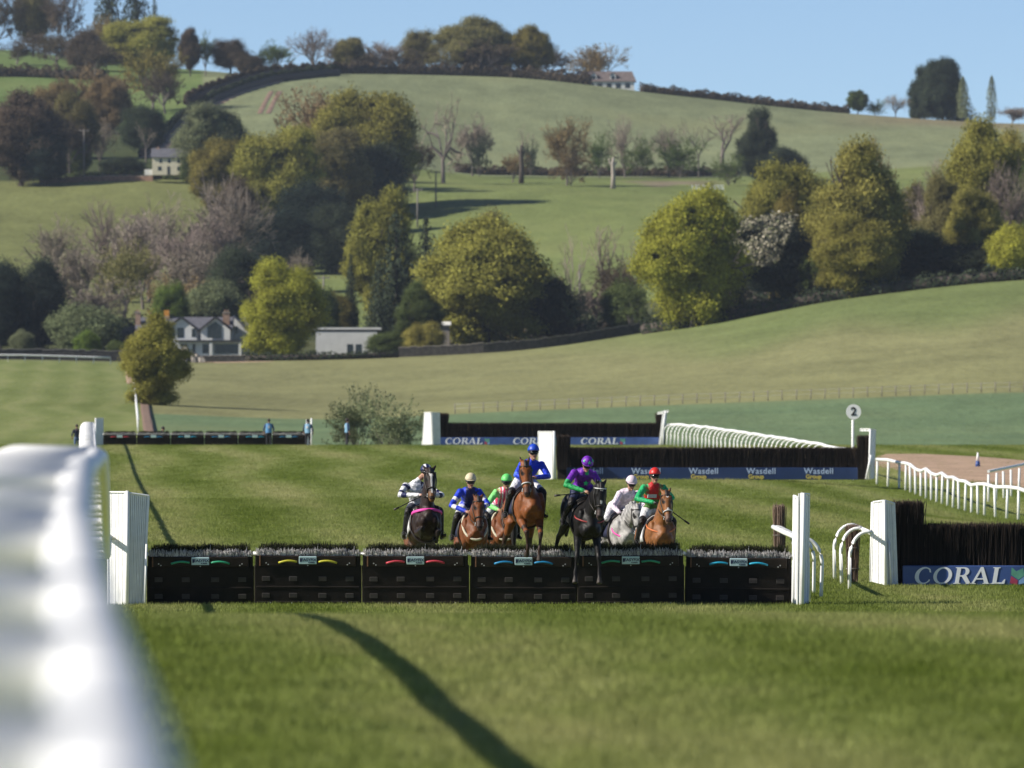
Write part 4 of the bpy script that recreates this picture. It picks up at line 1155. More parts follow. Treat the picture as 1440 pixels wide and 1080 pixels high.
# ------------------------------------------------------------------ jockeys
SKIN = (0.42, 0.23, 0.16)
def jockey(label, h, J):
    """built in the frame of the horse that carries him"""
    f = Fig()
    S1, SL = J['silk'], J['sleeve']
    BR = J.get('breech', (0.68, 0.68, 0.70)); BOOT = (0.012, 0.011, 0.012)
    dy = J.get('dy', 0.0); dz = J.get('dz', 0.0); dx = J.get('dx', 0.0)
    hip = np.array([-0.10, dy * 0.3, 1.76 + dz * 0.3]); sho = np.array([0.30 + dx, dy, 2.08 + dz])
    ax = (sho - hip)
    f.loft([(hip - ax * 0.12, .11, .13), (hip, .135, .165), (hip + ax * 0.3, .12, .150), (hip + ax * 0.6, .13, .170), (hip + ax * 0.88, .125, .195), (hip + ax * 1.02, .095, .165), (hip + ax * 1.1, .065, .08)],
           [BR, BR, S1, S1, S1, S1, S1], 16, 'torso')
    # belly hem of the silks
    HS = []
    for i, s in enumerate((1, -1)):
        a0 = sho + np.array([-0.02, s * 0.175, -0.02])
        el, hd_ = J['arms'][i]
        el = np.array(el) + np.array([dx, dy, dz]); hd_ = np.array(hd_) + np.array([0, dy * 0.3, dz * 0.4])
        st = [(a0, .075, .075)]
        for t in (0.2, 0.4, 0.6, 0.8): st.append((a0 + (el - a0) * t, .072 - .014 * t, .072 - .014 * t))
        st.append((el, .057, .057))
        for t in (0.25, 0.5, 0.75, 0.92): st.append((el + (hd_ - el) * t, .057 - .016 * t, .057 - .016 * t))
        f.loft(st, SL, 12, 'arm%d' % i)
        dv = hd_ - el; dv /= np.linalg.norm(dv)
        f.blob(hd_ + dv * 0.03, (.055, .042, .034), J.get('glove', SKIN), 'hand', dv)
        lat = np.cross(dv, [0, 0, 1.0]); lat /= np.linalg.norm(lat)
        for k in range(4):                                  # curled fingers and a thumb closed on the rein
            o = hd_ + dv * 0.065 + lat * (k - 1.5) * 0.019
            f.loft([(o, .010, .010), (o + dv * (0.022 + 0.004 * (k in (1, 2))) - np.array([0, 0, .012]), .010, .010), (o + dv * 0.012 - np.array([0, 0, .034]), .009, .009)], J.get('glove', SKIN), 8, 'hand')
        o = hd_ + dv * 0.02 + lat * (-s) * 0.036
        f.loft([(o, .011, .011), (o + dv * 0.045 + np.array([0, 0, .008]), .010, .010)], J.get('glove', SKIN), 8, 'hand')
        HS.append(hd_ + dv * 0.06)
        # legs
        hj = hip + np.array([0.02, s * 0.10, -0.02])
        kn = np.array(J.get('knee', (0.33, 0.31, 1.50))) * np.array([1, s, 1]); an = np.array(J.get('ankle', (0.0, 0.36, 1.14))) * np.array([1, s, 1])
        f.loft([(hj, .125, .115), (hj + (kn - hj) * 0.35, .105, .10), (hj + (kn - hj) * 0.7, .082, .08), (kn, .068, .066)], [BR, BR, BR, J.get('kneec', BR)], 12, 'thigh')
        f.loft([(kn, .070, .066), (kn + (an - kn) * 0.12, .066, .064), (kn + (an - kn) * 0.35, .066, .062), (kn + (an - kn) * 0.7, .052, .05), (an, .042, .044)], [J.get('kneec', BR), BOOT, BOOT, BOOT, BOOT], 12, 'boot')
        f.loft([(an + np.array([-0.05, 0, -0.05]), .042, .036), (an + np.array([0.04, s * .01, -0.055]), .045, .04), (an + np.array([0.14, s * .03, -0.075]), .032, .038), (an + np.array([0.20, s * .04, -0.08]), .02, .028)], BOOT, 10, 'boot')
    # neck and head
    nb = sho + np.array([0.02, 0, 0.02]); hc = sho + np.array([0.16, J.get('hy', 0.0), 0.175])
    f.loft([(nb, .058, .056), (nb + (hc - nb) * 0.6, .052, .05), (hc, .055, .055)], [S1, SKIN, SKIN], 10, 'neck')
    tl = math.radians(J.get('nod', 14))
    fx = np.array([math.cos(tl), 0, -math.sin(tl)]); fz = np.array([math.sin(tl), 0, math.cos(tl)]); fy = np.array([0, 1.0, 0])
    K = lambda a, b, c: hc + fx * a + fy * b + fz * c
    f.loft([(K(.01, 0, -.115), .055, .042), (K(.012, 0, -.07), .085, .062), (K(.0, 0, -.01), .098, .072), (K(-.005, 0, .05), .105, .078), (K(-.008, 0, .10), .09, .07)], SKIN, 14, 'head')
    f.blob(K(.105, 0, -.025), (.032, .016, .018), SKIN, 'nose', fz)
    f.blob(K(.085, 0, -.108), (.020, .024, .018), SKIN, 'chin', fy)
    f.blob(K(.094, 0, -.068), (.020, .008, .008), (0.22, 0.07, 0.06), 'mouth', fy)
    for s in (-1, 1):
        f.blob(K(.086, s * .03, .012), (.016, .012, .010), (0.02, 0.015, 0.015), 'eye', fy)
        f.blob(K(-.01, s * .075, -.01), (.03, .012, .02), SKIN, 'ear', fz)
    paint = J.get('paint')
    root = empty('person', h['_loc'], h['_R'])
    tag(root, label, 'person', 'jockeys on the racehorses')
    fr = dict(K=K, hip=hip, sho=sho, hc=hc)
    link('body', f.skin('rider_body', 0.0125, 2, (lambda tg, t, co, c: paint(tg, t, co, c, fr)) if paint else None), M['cloth'], root)
    # helmet: dome with cap silk, peak, pompom
    vs = []; fs = []; nu_, nv_ = 20, 9
    for j in range(nv_):
        ph = math.radians(4 + 86 * j / (nv_ - 1))
        for i in range(nu_):
            th = 2 * math.pi * i / nu_
            vs.append(tuple(K(-.005 + .134 * math.cos(ph) * math.cos(th), .113 * math.cos(ph) * math.sin(th), .035 + .135 * math.sin(ph) - 0.025 * max(0, -math.cos(th)) * (1 - j / 8))))
    for j in range(nv_ - 1):
        for i in range(nu_):
            fs.append((j * nu_ + i, j * nu_ + (i + 1) % nu_, (j + 1) * nu_ + (i + 1) % nu_, (j + 1) * nu_ + i))
    fs.append([i for i in range(nu_)][::-1])
    mb = MB(); mb.add(vs, fs, True)
    hm = mb.build('helmet', J['cap'], root)
    # peak
    mb = MB(); vs = []
    for i in range(9):
        th = math.radians(-62 + 124 * i / 8)
        vs += [tuple(K(-.005 + .134 * math.cos(th), .115 * math.sin(th), .050)), tuple(K(-.005 + .165 * math.cos(th) - 0.006, .118 * math.sin(th), .044))]
    mb.add(vs, [(2 * i, 2 * i + 1, 2 * i + 3, 2 * i + 2) for i in range(8)], True)
    pk = mb.build('peak', J.get('peak', J['cap']), hm); sd = pk.modifiers.new('t', 'SOLIDIFY'); sd.thickness = 0.008
    # goggles: band and lens
    mb = MB(); mb.tube([K(-.005 + .112 * math.cos(a), .088 * math.sin(a), .012) for a in np.linspace(0, 6.283, 25)[:-1]], .014, 6, True, rz=1.3); mb.build('goggle_strap', M['black'], root)
    mb = MB(); vs = []
    for i in range(11):
        th = math.radians(-58 + 116 * i / 10)
        for c_, rr in ((.034, .112), (.004, .126), (-.032, .110)):
            vs.append(tuple(K(.005 + rr * math.cos(th), .088 * math.sin(th), c_)))
    mb.add(vs, [(3 * i + k, 3 * i + k + 1, 3 * i + k + 4, 3 * i + k + 3) for i in range(10) for k in range(2)], True)
    gl = mb.build('goggles', M['lens'], root); sd = gl.modifiers.new('t', 'SOLIDIFY'); sd.thickness = 0.006
    # decorations on silks/cap
    for (nm, m_, where, size) in J.get('stars', []):
        if where[0] == 'cap':
            th, ph = math.radians(where[1]), math.radians(where[2])
            nrm = fx * math.cos(ph) * math.cos(th) + fy * math.cos(ph) * math.sin(th) + fz * math.sin(ph)
            c0 = K(-.005 + .137 * math.cos(ph) * math.cos(th), .116 * math.cos(ph) * math.sin(th), .035 + .138 * math.sin(ph))
        else:
            c0 = np.array(where[1]); nrm = np.array(where[2]) / np.linalg.norm(where[2])
        u = np.cross([0, 0, 1.0], nrm); u /= np.linalg.norm(u); v = np.cross(nrm, u)
        pts = [c0 + (u * math.sin(k * math.pi / 5) + v * math.cos(k * math.pi / 5)) * (size if k % 2 == 0 else size * 0.45) for k in range(10)]
        mb = MB(); mb.add([tuple(p + nrm * 0.006) for p in pts] + [tuple(p - nrm * 0.01) for p in pts], [list(range(10)), list(range(19, 9, -1))] + [(i, (i + 1) % 10, 10 + (i + 1) % 10, 10 + i) for i in range(10)])
        mb.build(nm, M[m_], root)
    # stirrups and reins belong to the horse's tack but are kept with the hands that hold them
    for i in range(2):
        s = (1, -1)[i]
        mb = MB(); bt = h['_bit'][i]
        mid_ = (np.array(bt) + HS[i]) * 0.5 + np.array([0, s * 0.03, -0.03])
        mb.tube([bt, mid_, HS[i]], .009, 6); mb.build('rein', M['leather'], root)
        an = np.array(J.get('ankle', (0.0, 0.36, 1.14))) * np.array([1, s, 1])
        mb = MB(); c0 = an + np.array([0.08, s * .02, -0.04])
        mb.tube([c0 + np.array([0.0, .055 * math.sin(a), .075 * math.cos(a) - 0.01]) for a in np.linspace(0, 6.283, 13)[:-1]], .006, 6, True); mb.build('stirrup', M['steel_dark'], root)
    if J.get('badge'):
        c0, nrm, w_, hh = J['badge']
        mb = MB(); q = [np.array(c0) + np.array([0, a * w_, b_ * hh]) for a, b_ in ((-1, -1), (1, -1), (1, 1), (-1, 1))]
        for z_ in (2, 3): q[z_] = q[z_] + np.array([0.03, 0, 0])
        mb.hexa([tuple(a + np.array([.05, 0, 0])) for a in q], [tuple(a) for a in q]); mb.build('chest_patch', M['patch'], root)
    if J.get('whip'):
        i, dv, ln = J['whip']
        Rm = h['_R'].to_matrix()
        w0 = h['_loc'] + Rm @ Vector(HS[i]); w1_ = h['_loc'] + Rm @ Vector(HS[i] + np.array(dv) / np.linalg.norm(dv) * ln)
        r = empty('whip', w0); tag(r, J['whip_label'], 'whip', 'riding whips')
        b = MB(); b.tube([(0, 0, 0), (w1_ - w0) * 0.25], [0.016, 0.012], 8); b.build('grip', M['black'], r)
        b = MB(); b.tube([(w1_ - w0) * 0.25, (w1_ - w0) * 0.8, (w1_ - w0)], [0.011, 0.009, 0.009], 8); b.build('shaft', M['black'], r)
        b = MB(); b.tube([(w1_ - w0) * 0.85, (w1_ - w0) * 1.02], [0.018, 0.02], 8); b.build('flap', M['leather'], r)
    return root
M['steel_dark'] = mat('dull_steel', (0.12, 0.12, 0.12), 0.4)
M['black'] = mat('black_matt', (0.01, 0.01, 0.011), 0.5)
M['lens'] = mat('dark_lens', (0.008, 0.008, 0.01), 0.12, 5, 0.1)
M['patch'] = mat('pale_patch', (0.55, 0.55, 0.58), 0.7, 40, 0.2)
ROYAL, GREEN, LIME, PURPLE, NAVY = (0.012, 0.045, 0.55), (0.02, 0.32, 0.09), (0.22, 0.72, 0.20), (0.13, 0.015, 0.36), (0.014, 0.018, 0.085)
PINKW, RED, EMER, PINK, WHITE = (0.72, 0.62, 0.72), (0.50, 0.012, 0.015), (0.015, 0.38, 0.13), (0.68, 0.06, 0.15), (0.72, 0.72, 0.75)
def two_tone(name, cols, kind):
    m, t, p = _nodes(name); N, L = t.nodes, t.links
    tc = N.new('ShaderNodeTexCoord'); sp = N.new('ShaderNodeSeparateXYZ'); L.new(tc.outputs['Object'], sp.inputs[0])
    mth = N.new('ShaderNodeMath')
    if kind == 'half':
        mth.operation = 'LESS_THAN'; L.new(sp.outputs['Y'], mth.inputs[0]); mth.inputs[1].default_value = 0.0; fac = mth.outputs[0]
        no = N.new('ShaderNodeTexNoise'); no.inputs['Scale'].default_value = 9; L.new(tc.outputs['Object'], no.inputs['Vector'])
        m2 = N.new('ShaderNodeMath'); m2.operation = 'GREATER_THAN'; L.new(no.outputs['Fac'], m2.inputs[0]); m2.inputs[1].default_value = 0.46
        m3 = N.new('ShaderNodeMath'); m3.operation = 'MULTIPLY'; L.new(fac, m3.inputs[0]); L.new(m2.outputs[0], m3.inputs[1]); fac = m3.outputs[0]
    elif kind == 'stripe':
        mth.operation = 'SINE'; mu = N.new('ShaderNodeMath'); mu.operation = 'MULTIPLY'; L.new(sp.outputs['Y'], mu.inputs[0]); mu.inputs[1].default_value = 62; L.new(mu.outputs[0], mth.inputs[0])
        m2 = N.new('ShaderNodeMath'); m2.operation = 'GREATER_THAN'; L.new(mth.outputs[0], m2.inputs[0]); m2.inputs[1].default_value = 0.15; fac = m2.outputs[0]
    else:
        no = N.new('ShaderNodeTexNoise'); no.inputs['Scale'].default_value = 14; L.new(tc.outputs['Object'], no.inputs['Vector'])
        mth.operation = 'GREATER_THAN'; L.new(no.outputs['Fac'], mth.inputs[0]); mth.inputs[1].default_value = 0.55; fac = mth.outputs[0]
    mx = N.new('ShaderNodeMix'); mx.data_type = 'RGBA'; L.new(fac, mx.inputs['Factor'])
    mx.inputs['A'].default_value = (*cols[0], 1); mx.inputs['B'].default_value = (*cols[1], 1)
    L.new(mx.outputs['Result'], p.inputs['Base Color']); p.inputs['Roughness'].default_value = 0.45
    return m
ARM = [((0.42, 0.36, 1.86), (0.68, 0.09, 1.74)), ((0.42, -0.36, 1.86), (0.68, -0.09, 1.74))]
HB = {h['key']: h for h in HORSES}
def pa(tg, t, co, c, fr):            # white with navy chevron and arm bands
    if tg == 'torso':
        if co[2] > fr['sho'][2] - 0.10 and abs(co[1] - fr['sho'][1]) > 0.10 and abs(co[1] - fr['sho'][1]) < 0.15: return NAVY
    if tg.startswith('arm') and (0.08 < t < 0.16 or 0.42 < t < 0.55 or 0.66 < t < 0.74): return NAVY
def pb(tg, t, co, c, fr):
    if tg.startswith('arm') and (0.30 < t < 0.37 or 0.46 < t < 0.54 or 0.62 < t < 0.68): return WHITE
    if tg == 'torso' and t > 0.2 and co[0] > fr['hip'][0] + 0.1 and abs(co[1]) < 0.13: return (0.012, 0.016, 0.09)
def pc(tg, t, co, c, fr):
    if tg == 'torso' and t > 0.25 and math.sin(co[1] * 95) > 0.55: return WHITE
def pd(tg, t, co, c, fr):
    if tg == 'torso' and t > 0.2 and co[0] > 0.1:
        if ((co[1] - 0.02) / 0.10) ** 2 + ((co[2] - (fr['sho'][2] - 0.15)) / 0.085) ** 2 < 1: return (0.02, 0.20, 0.05)
    if tg.startswith('arm') and 0.52 < t < 0.58: return (0.06, 0.15, 0.7)
def pe(tg, t, co, c, fr):
    if tg == 'torso' and co[2] > fr['sho'][2] - 0.04 and 0.05 < abs(co[1]) < 0.11: return (0.03, 0.45, 0.17)
    if tg.startswith('arm'): return (0.16, 0.02, 0.40) if t < 0.42 else GREEN
    if tg == 'torso' and t > 0.2 and (math.sin(co[0] * 60) * math.sin(co[1] * 60 + 1) > 0.8): return (0.30, 0.03, 0.45)
def pg(tg, t, co, c, fr):
    if tg == 'torso' and t > 0.2 and co[2] < fr['hip'][2] + 0.14 and co[0] > 0.0: return (0.06, 0.16, 0.03)
jockey('jockey in white silks with navy bands crouched behind the dark brown horse\'s neck', HB['a'],
       dict(silk=WHITE, sleeve=WHITE, cap=two_tone('navy_white_cap', [NAVY, WHITE], 'stripe'), paint=pa, dy=-0.14, dz=-0.03, dx=0.0, hy=0.20, arms=[((0.44, 0.48, 1.80), (0.70, 0.12, 1.68)), ((0.40, -0.32, 1.82), (0.66, -0.06, 1.70))], breech=(0.05, 0.05, 0.07), kneec=BLACK, whip=(1, (-0.2, -1.0, -0.45), 0.62), whip_label='black whip held low by the white and navy jockey', nod=16))
jockey('jockey in royal blue silks with white-hooped sleeves and cream cap', HB['b'],
       dict(silk=ROYAL, sleeve=ROYAL, cap=mat('cream_cap', (0.58, 0.50, 0.34), 0.6, 25, 0.12), paint=pb, dy=-0.05, dz=-0.06, arms=[((0.46, 0.34, 1.80), (0.72, 0.08, 1.66)), ((0.44, -0.38, 1.78), (0.70, -0.14, 1.62))], kneec=BLACK))
jockey('jockey in pink striped silks with lime sleeves and lime cap, behind the leaping bay', HB['c'],
       dict(silk=PINK, sleeve=LIME, cap=mat('lime_cap', (0.12, 0.58, 0.14), 0.5, 25, 0.1), paint=pc, dy=0.08, dz=-0.07, arms=[((0.38, 0.36, 1.84), (0.68, 0.1, 1.68)), ((0.36, -0.38, 1.80), (0.66, -0.12, 1.66))], peak=M['black']))
jockey('jockey in royal blue silks with green chest disc and blue-green cap, highest of the riders', HB['d'],
       dict(silk=ROYAL, sleeve=ROYAL, cap=two_tone('blue_green_cap', [(0.01, 0.06, 0.5), (0.03, 0.42, 0.10)], 'half'), paint=pd, dy=0.11, dz=-0.02, arms=[((0.36, 0.30, 1.82), (0.62, 0.06, 1.76)), ((0.38, -0.32, 1.84), (0.62, -0.10, 1.76))], nod=8, peak=M['black'], kneec=BLACK))
jockey('jockey in purple silks with green stars and green forearms on the black horse', HB['e'],
       dict(silk=PURPLE, sleeve=PURPLE, cap=two_tone('purple_cap', [(0.12, 0.012, 0.34), (0.22, 0.03, 0.5)], 'spot'), paint=pe, dy=-0.12, dz=0.02, arms=[((0.44, 0.32, 1.86), (0.70, 0.08, 1.80)), ((0.46, -0.36, 1.84), (0.72, -0.12, 1.80))], breech=(0.03, 0.035, 0.08), kneec=BLACK, whip=(1, (-0.25, -1.0, -0.22), 0.62), whip_label='black whip pointing sideways from the purple jockey\'s hand', nod=20,
            stars=[('star', 'star_g', ('cap', 8, 28), .034), ('star', 'star_g', ('cap', 62, 35), .03), ('star', 'star_g', ('cap', -55, 30), .03), ('star', 'star_g', ('torso', (0.37, -0.08, 1.90), (1, 0, -0.1)), .055)]))  if not M.update(star_g=mat('green_star', (0.03, 0.5, 0.18), 0.5)) else None
jockey('jockey in pale lilac silks and cap leaning over the dappled grey', HB['f'],
       dict(silk=PINKW, sleeve=PINKW, cap=mat('lilac_cap', (0.70, 0.58, 0.66), 0.55, 25, 0.06), dy=0.16, dz=-0.08, arms=[((0.42, 0.30, 1.82), (0.70, 0.06, 1.66)), ((0.40, -0.36, 1.80), (0.62, -0.16, 1.62))], glove=BLACK, nod=20))
jockey('jockey in red silks with emerald sleeves and red cap on the tan bay', HB['g'],
       dict(silk=RED, sleeve=EMER, cap=mat('red_cap', (0.62, 0.02, 0.012), 0.45, 25, 0.15), paint=pg, dy=-0.06, dz=0.10, arms=[((0.40, 0.34, 1.84), (0.64, 0.06, 1.78)), ((0.42, -0.36, 1.82), (0.66, -0.10, 1.78))], peak=M['black'], kneec=BLACK, glove=BLACK, badge=((0.40, -0.12, 1.97), None, .085, .03), whip=(0, (0.1, 1.0, -0.75), 0.66), whip_label='black whip hanging on the far side of the tan bay\'s neck', nod=10))

# ------------------------------------------------------------------ attendants on the far brow
def attendant(x, d, label, top, legs, vest=None, cap=None, face=180, hair=(0.03, 0.022, 0.018), arms='down', lean=0):
    f = Fig()
    sx = lambda a: a
    for s in (1, -1):
        f.loft([((0, s * .09, .92), .095, .09), ((0.01, s * .10, .70), .085, .08), ((0.01, s * .105, .48), .062, .06), ((-.01, s * .11, .28), .06, .058), ((-.02, s * .11, .08), .045, .042)], legs, 12, 'leg')
        f.loft([((-.05, s * .11, .04), .04, .04), ((.06, s * .115, .04), .038, .042), ((.16, s * .12, .03), .026, .036)], (0.02, 0.02, 0.02), 10, 'shoe')
        e = (0.02, s * .30, 1.14) if arms == 'down' else (0.10, s * .29, 1.15); hnd = (0.10, s * .27, .90) if arms == 'down' else (0.28, s * .12, 1.10)
        f.loft([((0, s * .19, 1.42), .06, .06), (e, .05, .05), (hnd, .036, .036)], top, 12, 'arm')
        dv = np.array(hnd) - np.array(e); dv /= np.linalg.norm(dv)
        f.blob(np.array(hnd) + dv * .04, (.055, .03, .04), SKIN, 'hand', dv)
        for k in range(4):
            o = np.array(hnd) + dv * .08 + np.array([0.018 * (k - 1.5), 0, 0])
            f.loft([(o, .009, .009), (o + dv * .04, .009, .009), (o + dv * (.06 + .008 * (k in (1, 2))) + np.array([0.01, 0, 0]), .008, .008)], SKIN, 6, 'hand')
        o = np.array(hnd) + dv * .04 + np.array([.04, 0, 0]); f.loft([(o, .011, .011), (o + dv * .045 + np.array([.012, 0, 0]), .009, .009)], SKIN, 6, 'hand')
    f.loft([((0, 0, .86), .11, .15), ((0, 0, 1.0), .115, .165), ((.01, 0, 1.2), .12, .175), ((0, 0, 1.38), .115, .20), ((0, 0, 1.46), .07, .12)], [legs, top, top, top, top], 14, 'torso')
    f.loft([((0, 0, 1.44), .055, .055), ((.02, 0, 1.54), .052, .052)], SKIN, 10, 'neck')
    f.loft([((.05, 0, 1.53), .05, .045), ((.04, 0, 1.58), .085, .066), ((.02, 0, 1.66), .1, .076), ((.005, 0, 1.72), .09, .07)], SKIN, 12, 'head')
    f.blob((.125, 0, 1.62), (.026, .014, .014), SKIN, 'nose', (0, 0, 1))
    for s in (1, -1): f.blob((.0, s * .078, 1.63), (.028, .01, .016), SKIN, 'ear', (0, 0, 1)); f.blob((.10, s * .03, 1.655), (.012, .01, .008), (0.02, .02, .02), 'eye', (0, 1, 0))
    f.blob((.108, 0, 1.575), (.02, .008, .008), (0.2, .07, .06), 'mouth', (0, 1, 0))
    g = GX(x, d)
    root = empty('person', g, (0, math.radians(lean), math.radians(face - 90))); tag(root, label, 'person', 'attendants by the far hurdles')
    link('body', f.skin('standing_body', 0.02, 2), M['cloth'], root)
    vs = []; fs = []
    for j in range(7):
        ph = math.radians(-20 + 110 * j / 6)
        for i in range(16):
            th = 2 * math.pi * i / 16
            lo = 0.03 if math.cos(th) > 0.4 else -0.03
            vs.append((-.008 + .112 * math.cos(ph) * math.cos(th), .088 * math.cos(ph) * math.sin(th), 1.67 + (lo if j == 0 else 0) + .11 * math.sin(ph)))
    fs = [(j * 16 + i, j * 16 + (i + 1) % 16, (j + 1) * 16 + (i + 1) % 16, (j + 1) * 16 + i) for j in range(6) for i in range(16)]
    mb = MB(); mb.add(vs, fs, True); mb.build('cap' if cap else 'hair', mat('head_top', cap or hair, 0.7), root)
    if vest:
        mb = MB(); vs = []; st = [(.93, .135, .185), (1.1, .135, .188), (1.25, .142, .195), (1.38, .132, .20), (1.47, .10, .15)]
        for (z, a, b_) in st:
            for i in range(18):
                th = 2 * math.pi * i / 18
                vs.append((.005 + a * math.cos(th), b_ * math.sin(th), z))
        mb.add(vs, [(j * 18 + i, j * 18 + (i + 1) % 18, (j + 1) * 18 + (i + 1) % 18, (j + 1) * 18 + i) for j in range(4) for i in range(18)], True)
        o = mb.build('bib', mat('bib_cloth', vest, 0.7, 6, 0.15), root)
        mb = MB(); mb.bevbox(-.15, -.137, -.06, .06, 1.2, 1.34, .004); mb.build('bib_patch', M['patch'], o)
    return root
NV, DKT = (0.012, 0.016, 0.04), (0.014, 0.014, 0.02)
BLUEV, PALEV = (0.10, 0.27, 0.52), (0.20, 0.38, 0.55)
attendant(108, 523, 'man in navy top and blue jeans on the striped course behind the white wing', NV, (0.08, 0.13, 0.26), face=200)
attendant(215, 524, 'man in dark clothing stooping behind the far hurdles near the brown path', NV, DKT, face=90, lean=22)
attendant(378, 505, 'broad-backed attendant in bright blue bib and dark trousers by the far hurdles', (0.03, 0.06, 0.16), DKT, vest=BLUEV, face=185)
attendant(433, 506, 'attendant in black cap and blue bib beside white posts at the far hurdles\' end', (0.02, 0.03, 0.08), DKT, vest=PALEV, cap=(0.01, 0.01, 0.012), face=160)
attendant(488, 504, 'attendant in pale blue bib standing alone near the grey thicket', (0.03, 0.05, 0.12), DKT, vest=PALEV, face=100)
wing(GX(436, 509), 'small white post pair behind the attendant in black cap', [((P(431, 633, 509), P(435, 633, 509.5), P(435, 590, 509.5), P(431, 590, 509)), 2)], [(P(438, 633, 509), P(438, 588, 509), 0.05)], 'hurdle_wing')

# ------------------------------------------------------------------ trees
def cards(Pt, Nr, size, g):
    """small leaf-clump faces at points Pt facing roughly Nr"""
    n = len(Pt)
    Nr = Nr + g.normal(0, 0.55, (n, 3)); Nr /= np.linalg.norm(Nr, axis=1)[:, None]
    R_ = g.normal(0, 1, (n, 3)); U = np.cross(Nr, R_); U /= np.linalg.norm(U, axis=1)[:, None]; W_ = np.cross(Nr, U)
    sz = size * g.uniform(0.55, 1.35, n)[:, None]
    k = g.uniform(0.5, 1.0, (n, 1))
    V = np.stack([Pt - U * sz, Pt - W_ * sz * k + Nr * sz * 0.25, Pt + U * sz, Pt + W_ * sz * k + Nr * sz * 0.15], 1).reshape(-1, 3)
    return V, np.arange(4 * n).reshape(-1, 4)
def lobes_points(L_, dens, g, shell=0.75, under=0.55):
    """points over the outsides of overlapping lobes (centre, radii)"""
    Ps, Ns = [], []
    for i, (c, r) in enumerate(L_):
        n = int(dens * r[0] * r[2] * 100)
        v = g.normal(0, 1, (n, 3)); v /= np.linalg.norm(v, axis=1)[:, None]
        keep = (v[:, 2] > -0.2) | (g.random(n) < under); v = v[keep]
        k = shell + (1.08 - shell) * np.sqrt(g.random(len(v)))
        p = np.array(c) + v * np.array(r) * k[:, None]
        ok = np.ones(len(p), bool)
        for j, (c2, r2) in enumerate(L_):
            if j == i: continue
            ok &= ((((p - np.array(c2)) / np.array(r2)) ** 2).sum(1) > 0.62)
        Ps.append(p[ok]); Ns.append(v[ok])
    return np.concatenate(Ps), np.concatenate(Ns)
def branches(g, trunk_h, n_main, depth, spread, up, ratio=0.72, r0=0.02, first=0.34, kids=3):
    """list of tapered segments of a branching tree about one unit tall"""
    segs = []
    def grow(p, d_, ln, r, k):
        q = p
        for s_ in range(2):
            d2 = d_ + g.normal(0, 0.14, 3); d2 /= np.linalg.norm(d2)
            q2 = q + d2 * ln * 0.5
            segs.append((q, q2, r * (1 - 0.2 * s_), r * (0.8 - 0.15 * s_), k)); q = q2; d_ = d2
            if k < depth and s_ == 0 and g.random() < 0.6: child(q, d_, ln * 0.8, r * 0.6, k)
        if k < depth:
            for _ in range(kids): child(q, d_, ln, r * 0.65, k)
    def child(p, d_, ln, r, k):
        a = g.normal(0, 1, 3); a -= d_ * (a @ d_); a /= np.linalg.norm(a)
        t = spread * g.uniform(0.5, 1.3)
        d2 = d_ * math.cos(t) + a * math.sin(t) + np.array([0, 0, up]); d2 /= np.linalg.norm(d2)
        grow(p, d2, ln * ratio * g.uniform(0.8, 1.15), r, k + 1)
    top = np.array([g.normal(0, 0.02), g.normal(0, 0.02), trunk_h])
    segs.append((np.array([0, 0, -0.02]), top * 0.5, r0 * 1.35, r0 * 1.1, 0)); segs.append((top * 0.5, top, r0 * 1.1, r0, 0))
    for i in range(n_main):
        a = 6.283 * i / n_main + g.uniform(-0.4, 0.4); t = g.uniform(0.2, 0.9) * spread * 1.4
        grow(top * g.uniform(0.75, 1.0), np.array([math.cos(a) * math.sin(t), math.sin(a) * math.sin(t), math.cos(t)]), first * g.uniform(0.8, 1.2), r0 * 0.65, 1)
    return segs
def seg_mesh(name, segs, sides=4, rmin=0.0):
    V = []; Q = []
    for (a, b, r1_, r2_, k) in segs:
        t = b - a; t = t / (np.linalg.norm(t) + 1e-9)
        ref = np.array([0, 0, 1.0]) if abs(t[2]) < 0.9 else np.array([1.0, 0, 0])
        u = np.cross(t, ref); u /= np.linalg.norm(u); v = np.cross(t, u)
        base = len(V)
        for p, r in ((a, max(r1_, rmin)), (b, max(r2_, rmin))):
            for j in range(sides):
                th = 6.283 * j / sides; V.append(p + u * r * math.cos(th) + v * r * math.sin(th))
        for j in range(sides):
            Q.append((base + j, base + (j + 1) % sides, base + sides + (j + 1) % sides, base + sides + j))
    return np.array(V), np.array(Q)
TREE = {}
def norm_pair(Vt, Vc):
    A = np.concatenate([Vt, Vc]); 
    lo = np.percentile(Vc, 0.1, axis=0); hi = np.percentile(Vc, 99.9, axis=0)
    cx = (lo + hi) / 2
    sx = max(hi[0] - lo[0], 1e-6); sy = max(hi[1] - lo[1], 1e-6); sz = hi[2]
    for Q in (Vt, Vc):
        Q[:, 0] = (Q[:, 0] - cx[0]) / sx; Q[:, 1] = (Q[:, 1] - cx[1]) / sy; Q[:, 2] /= sz
    return Vt, Vc
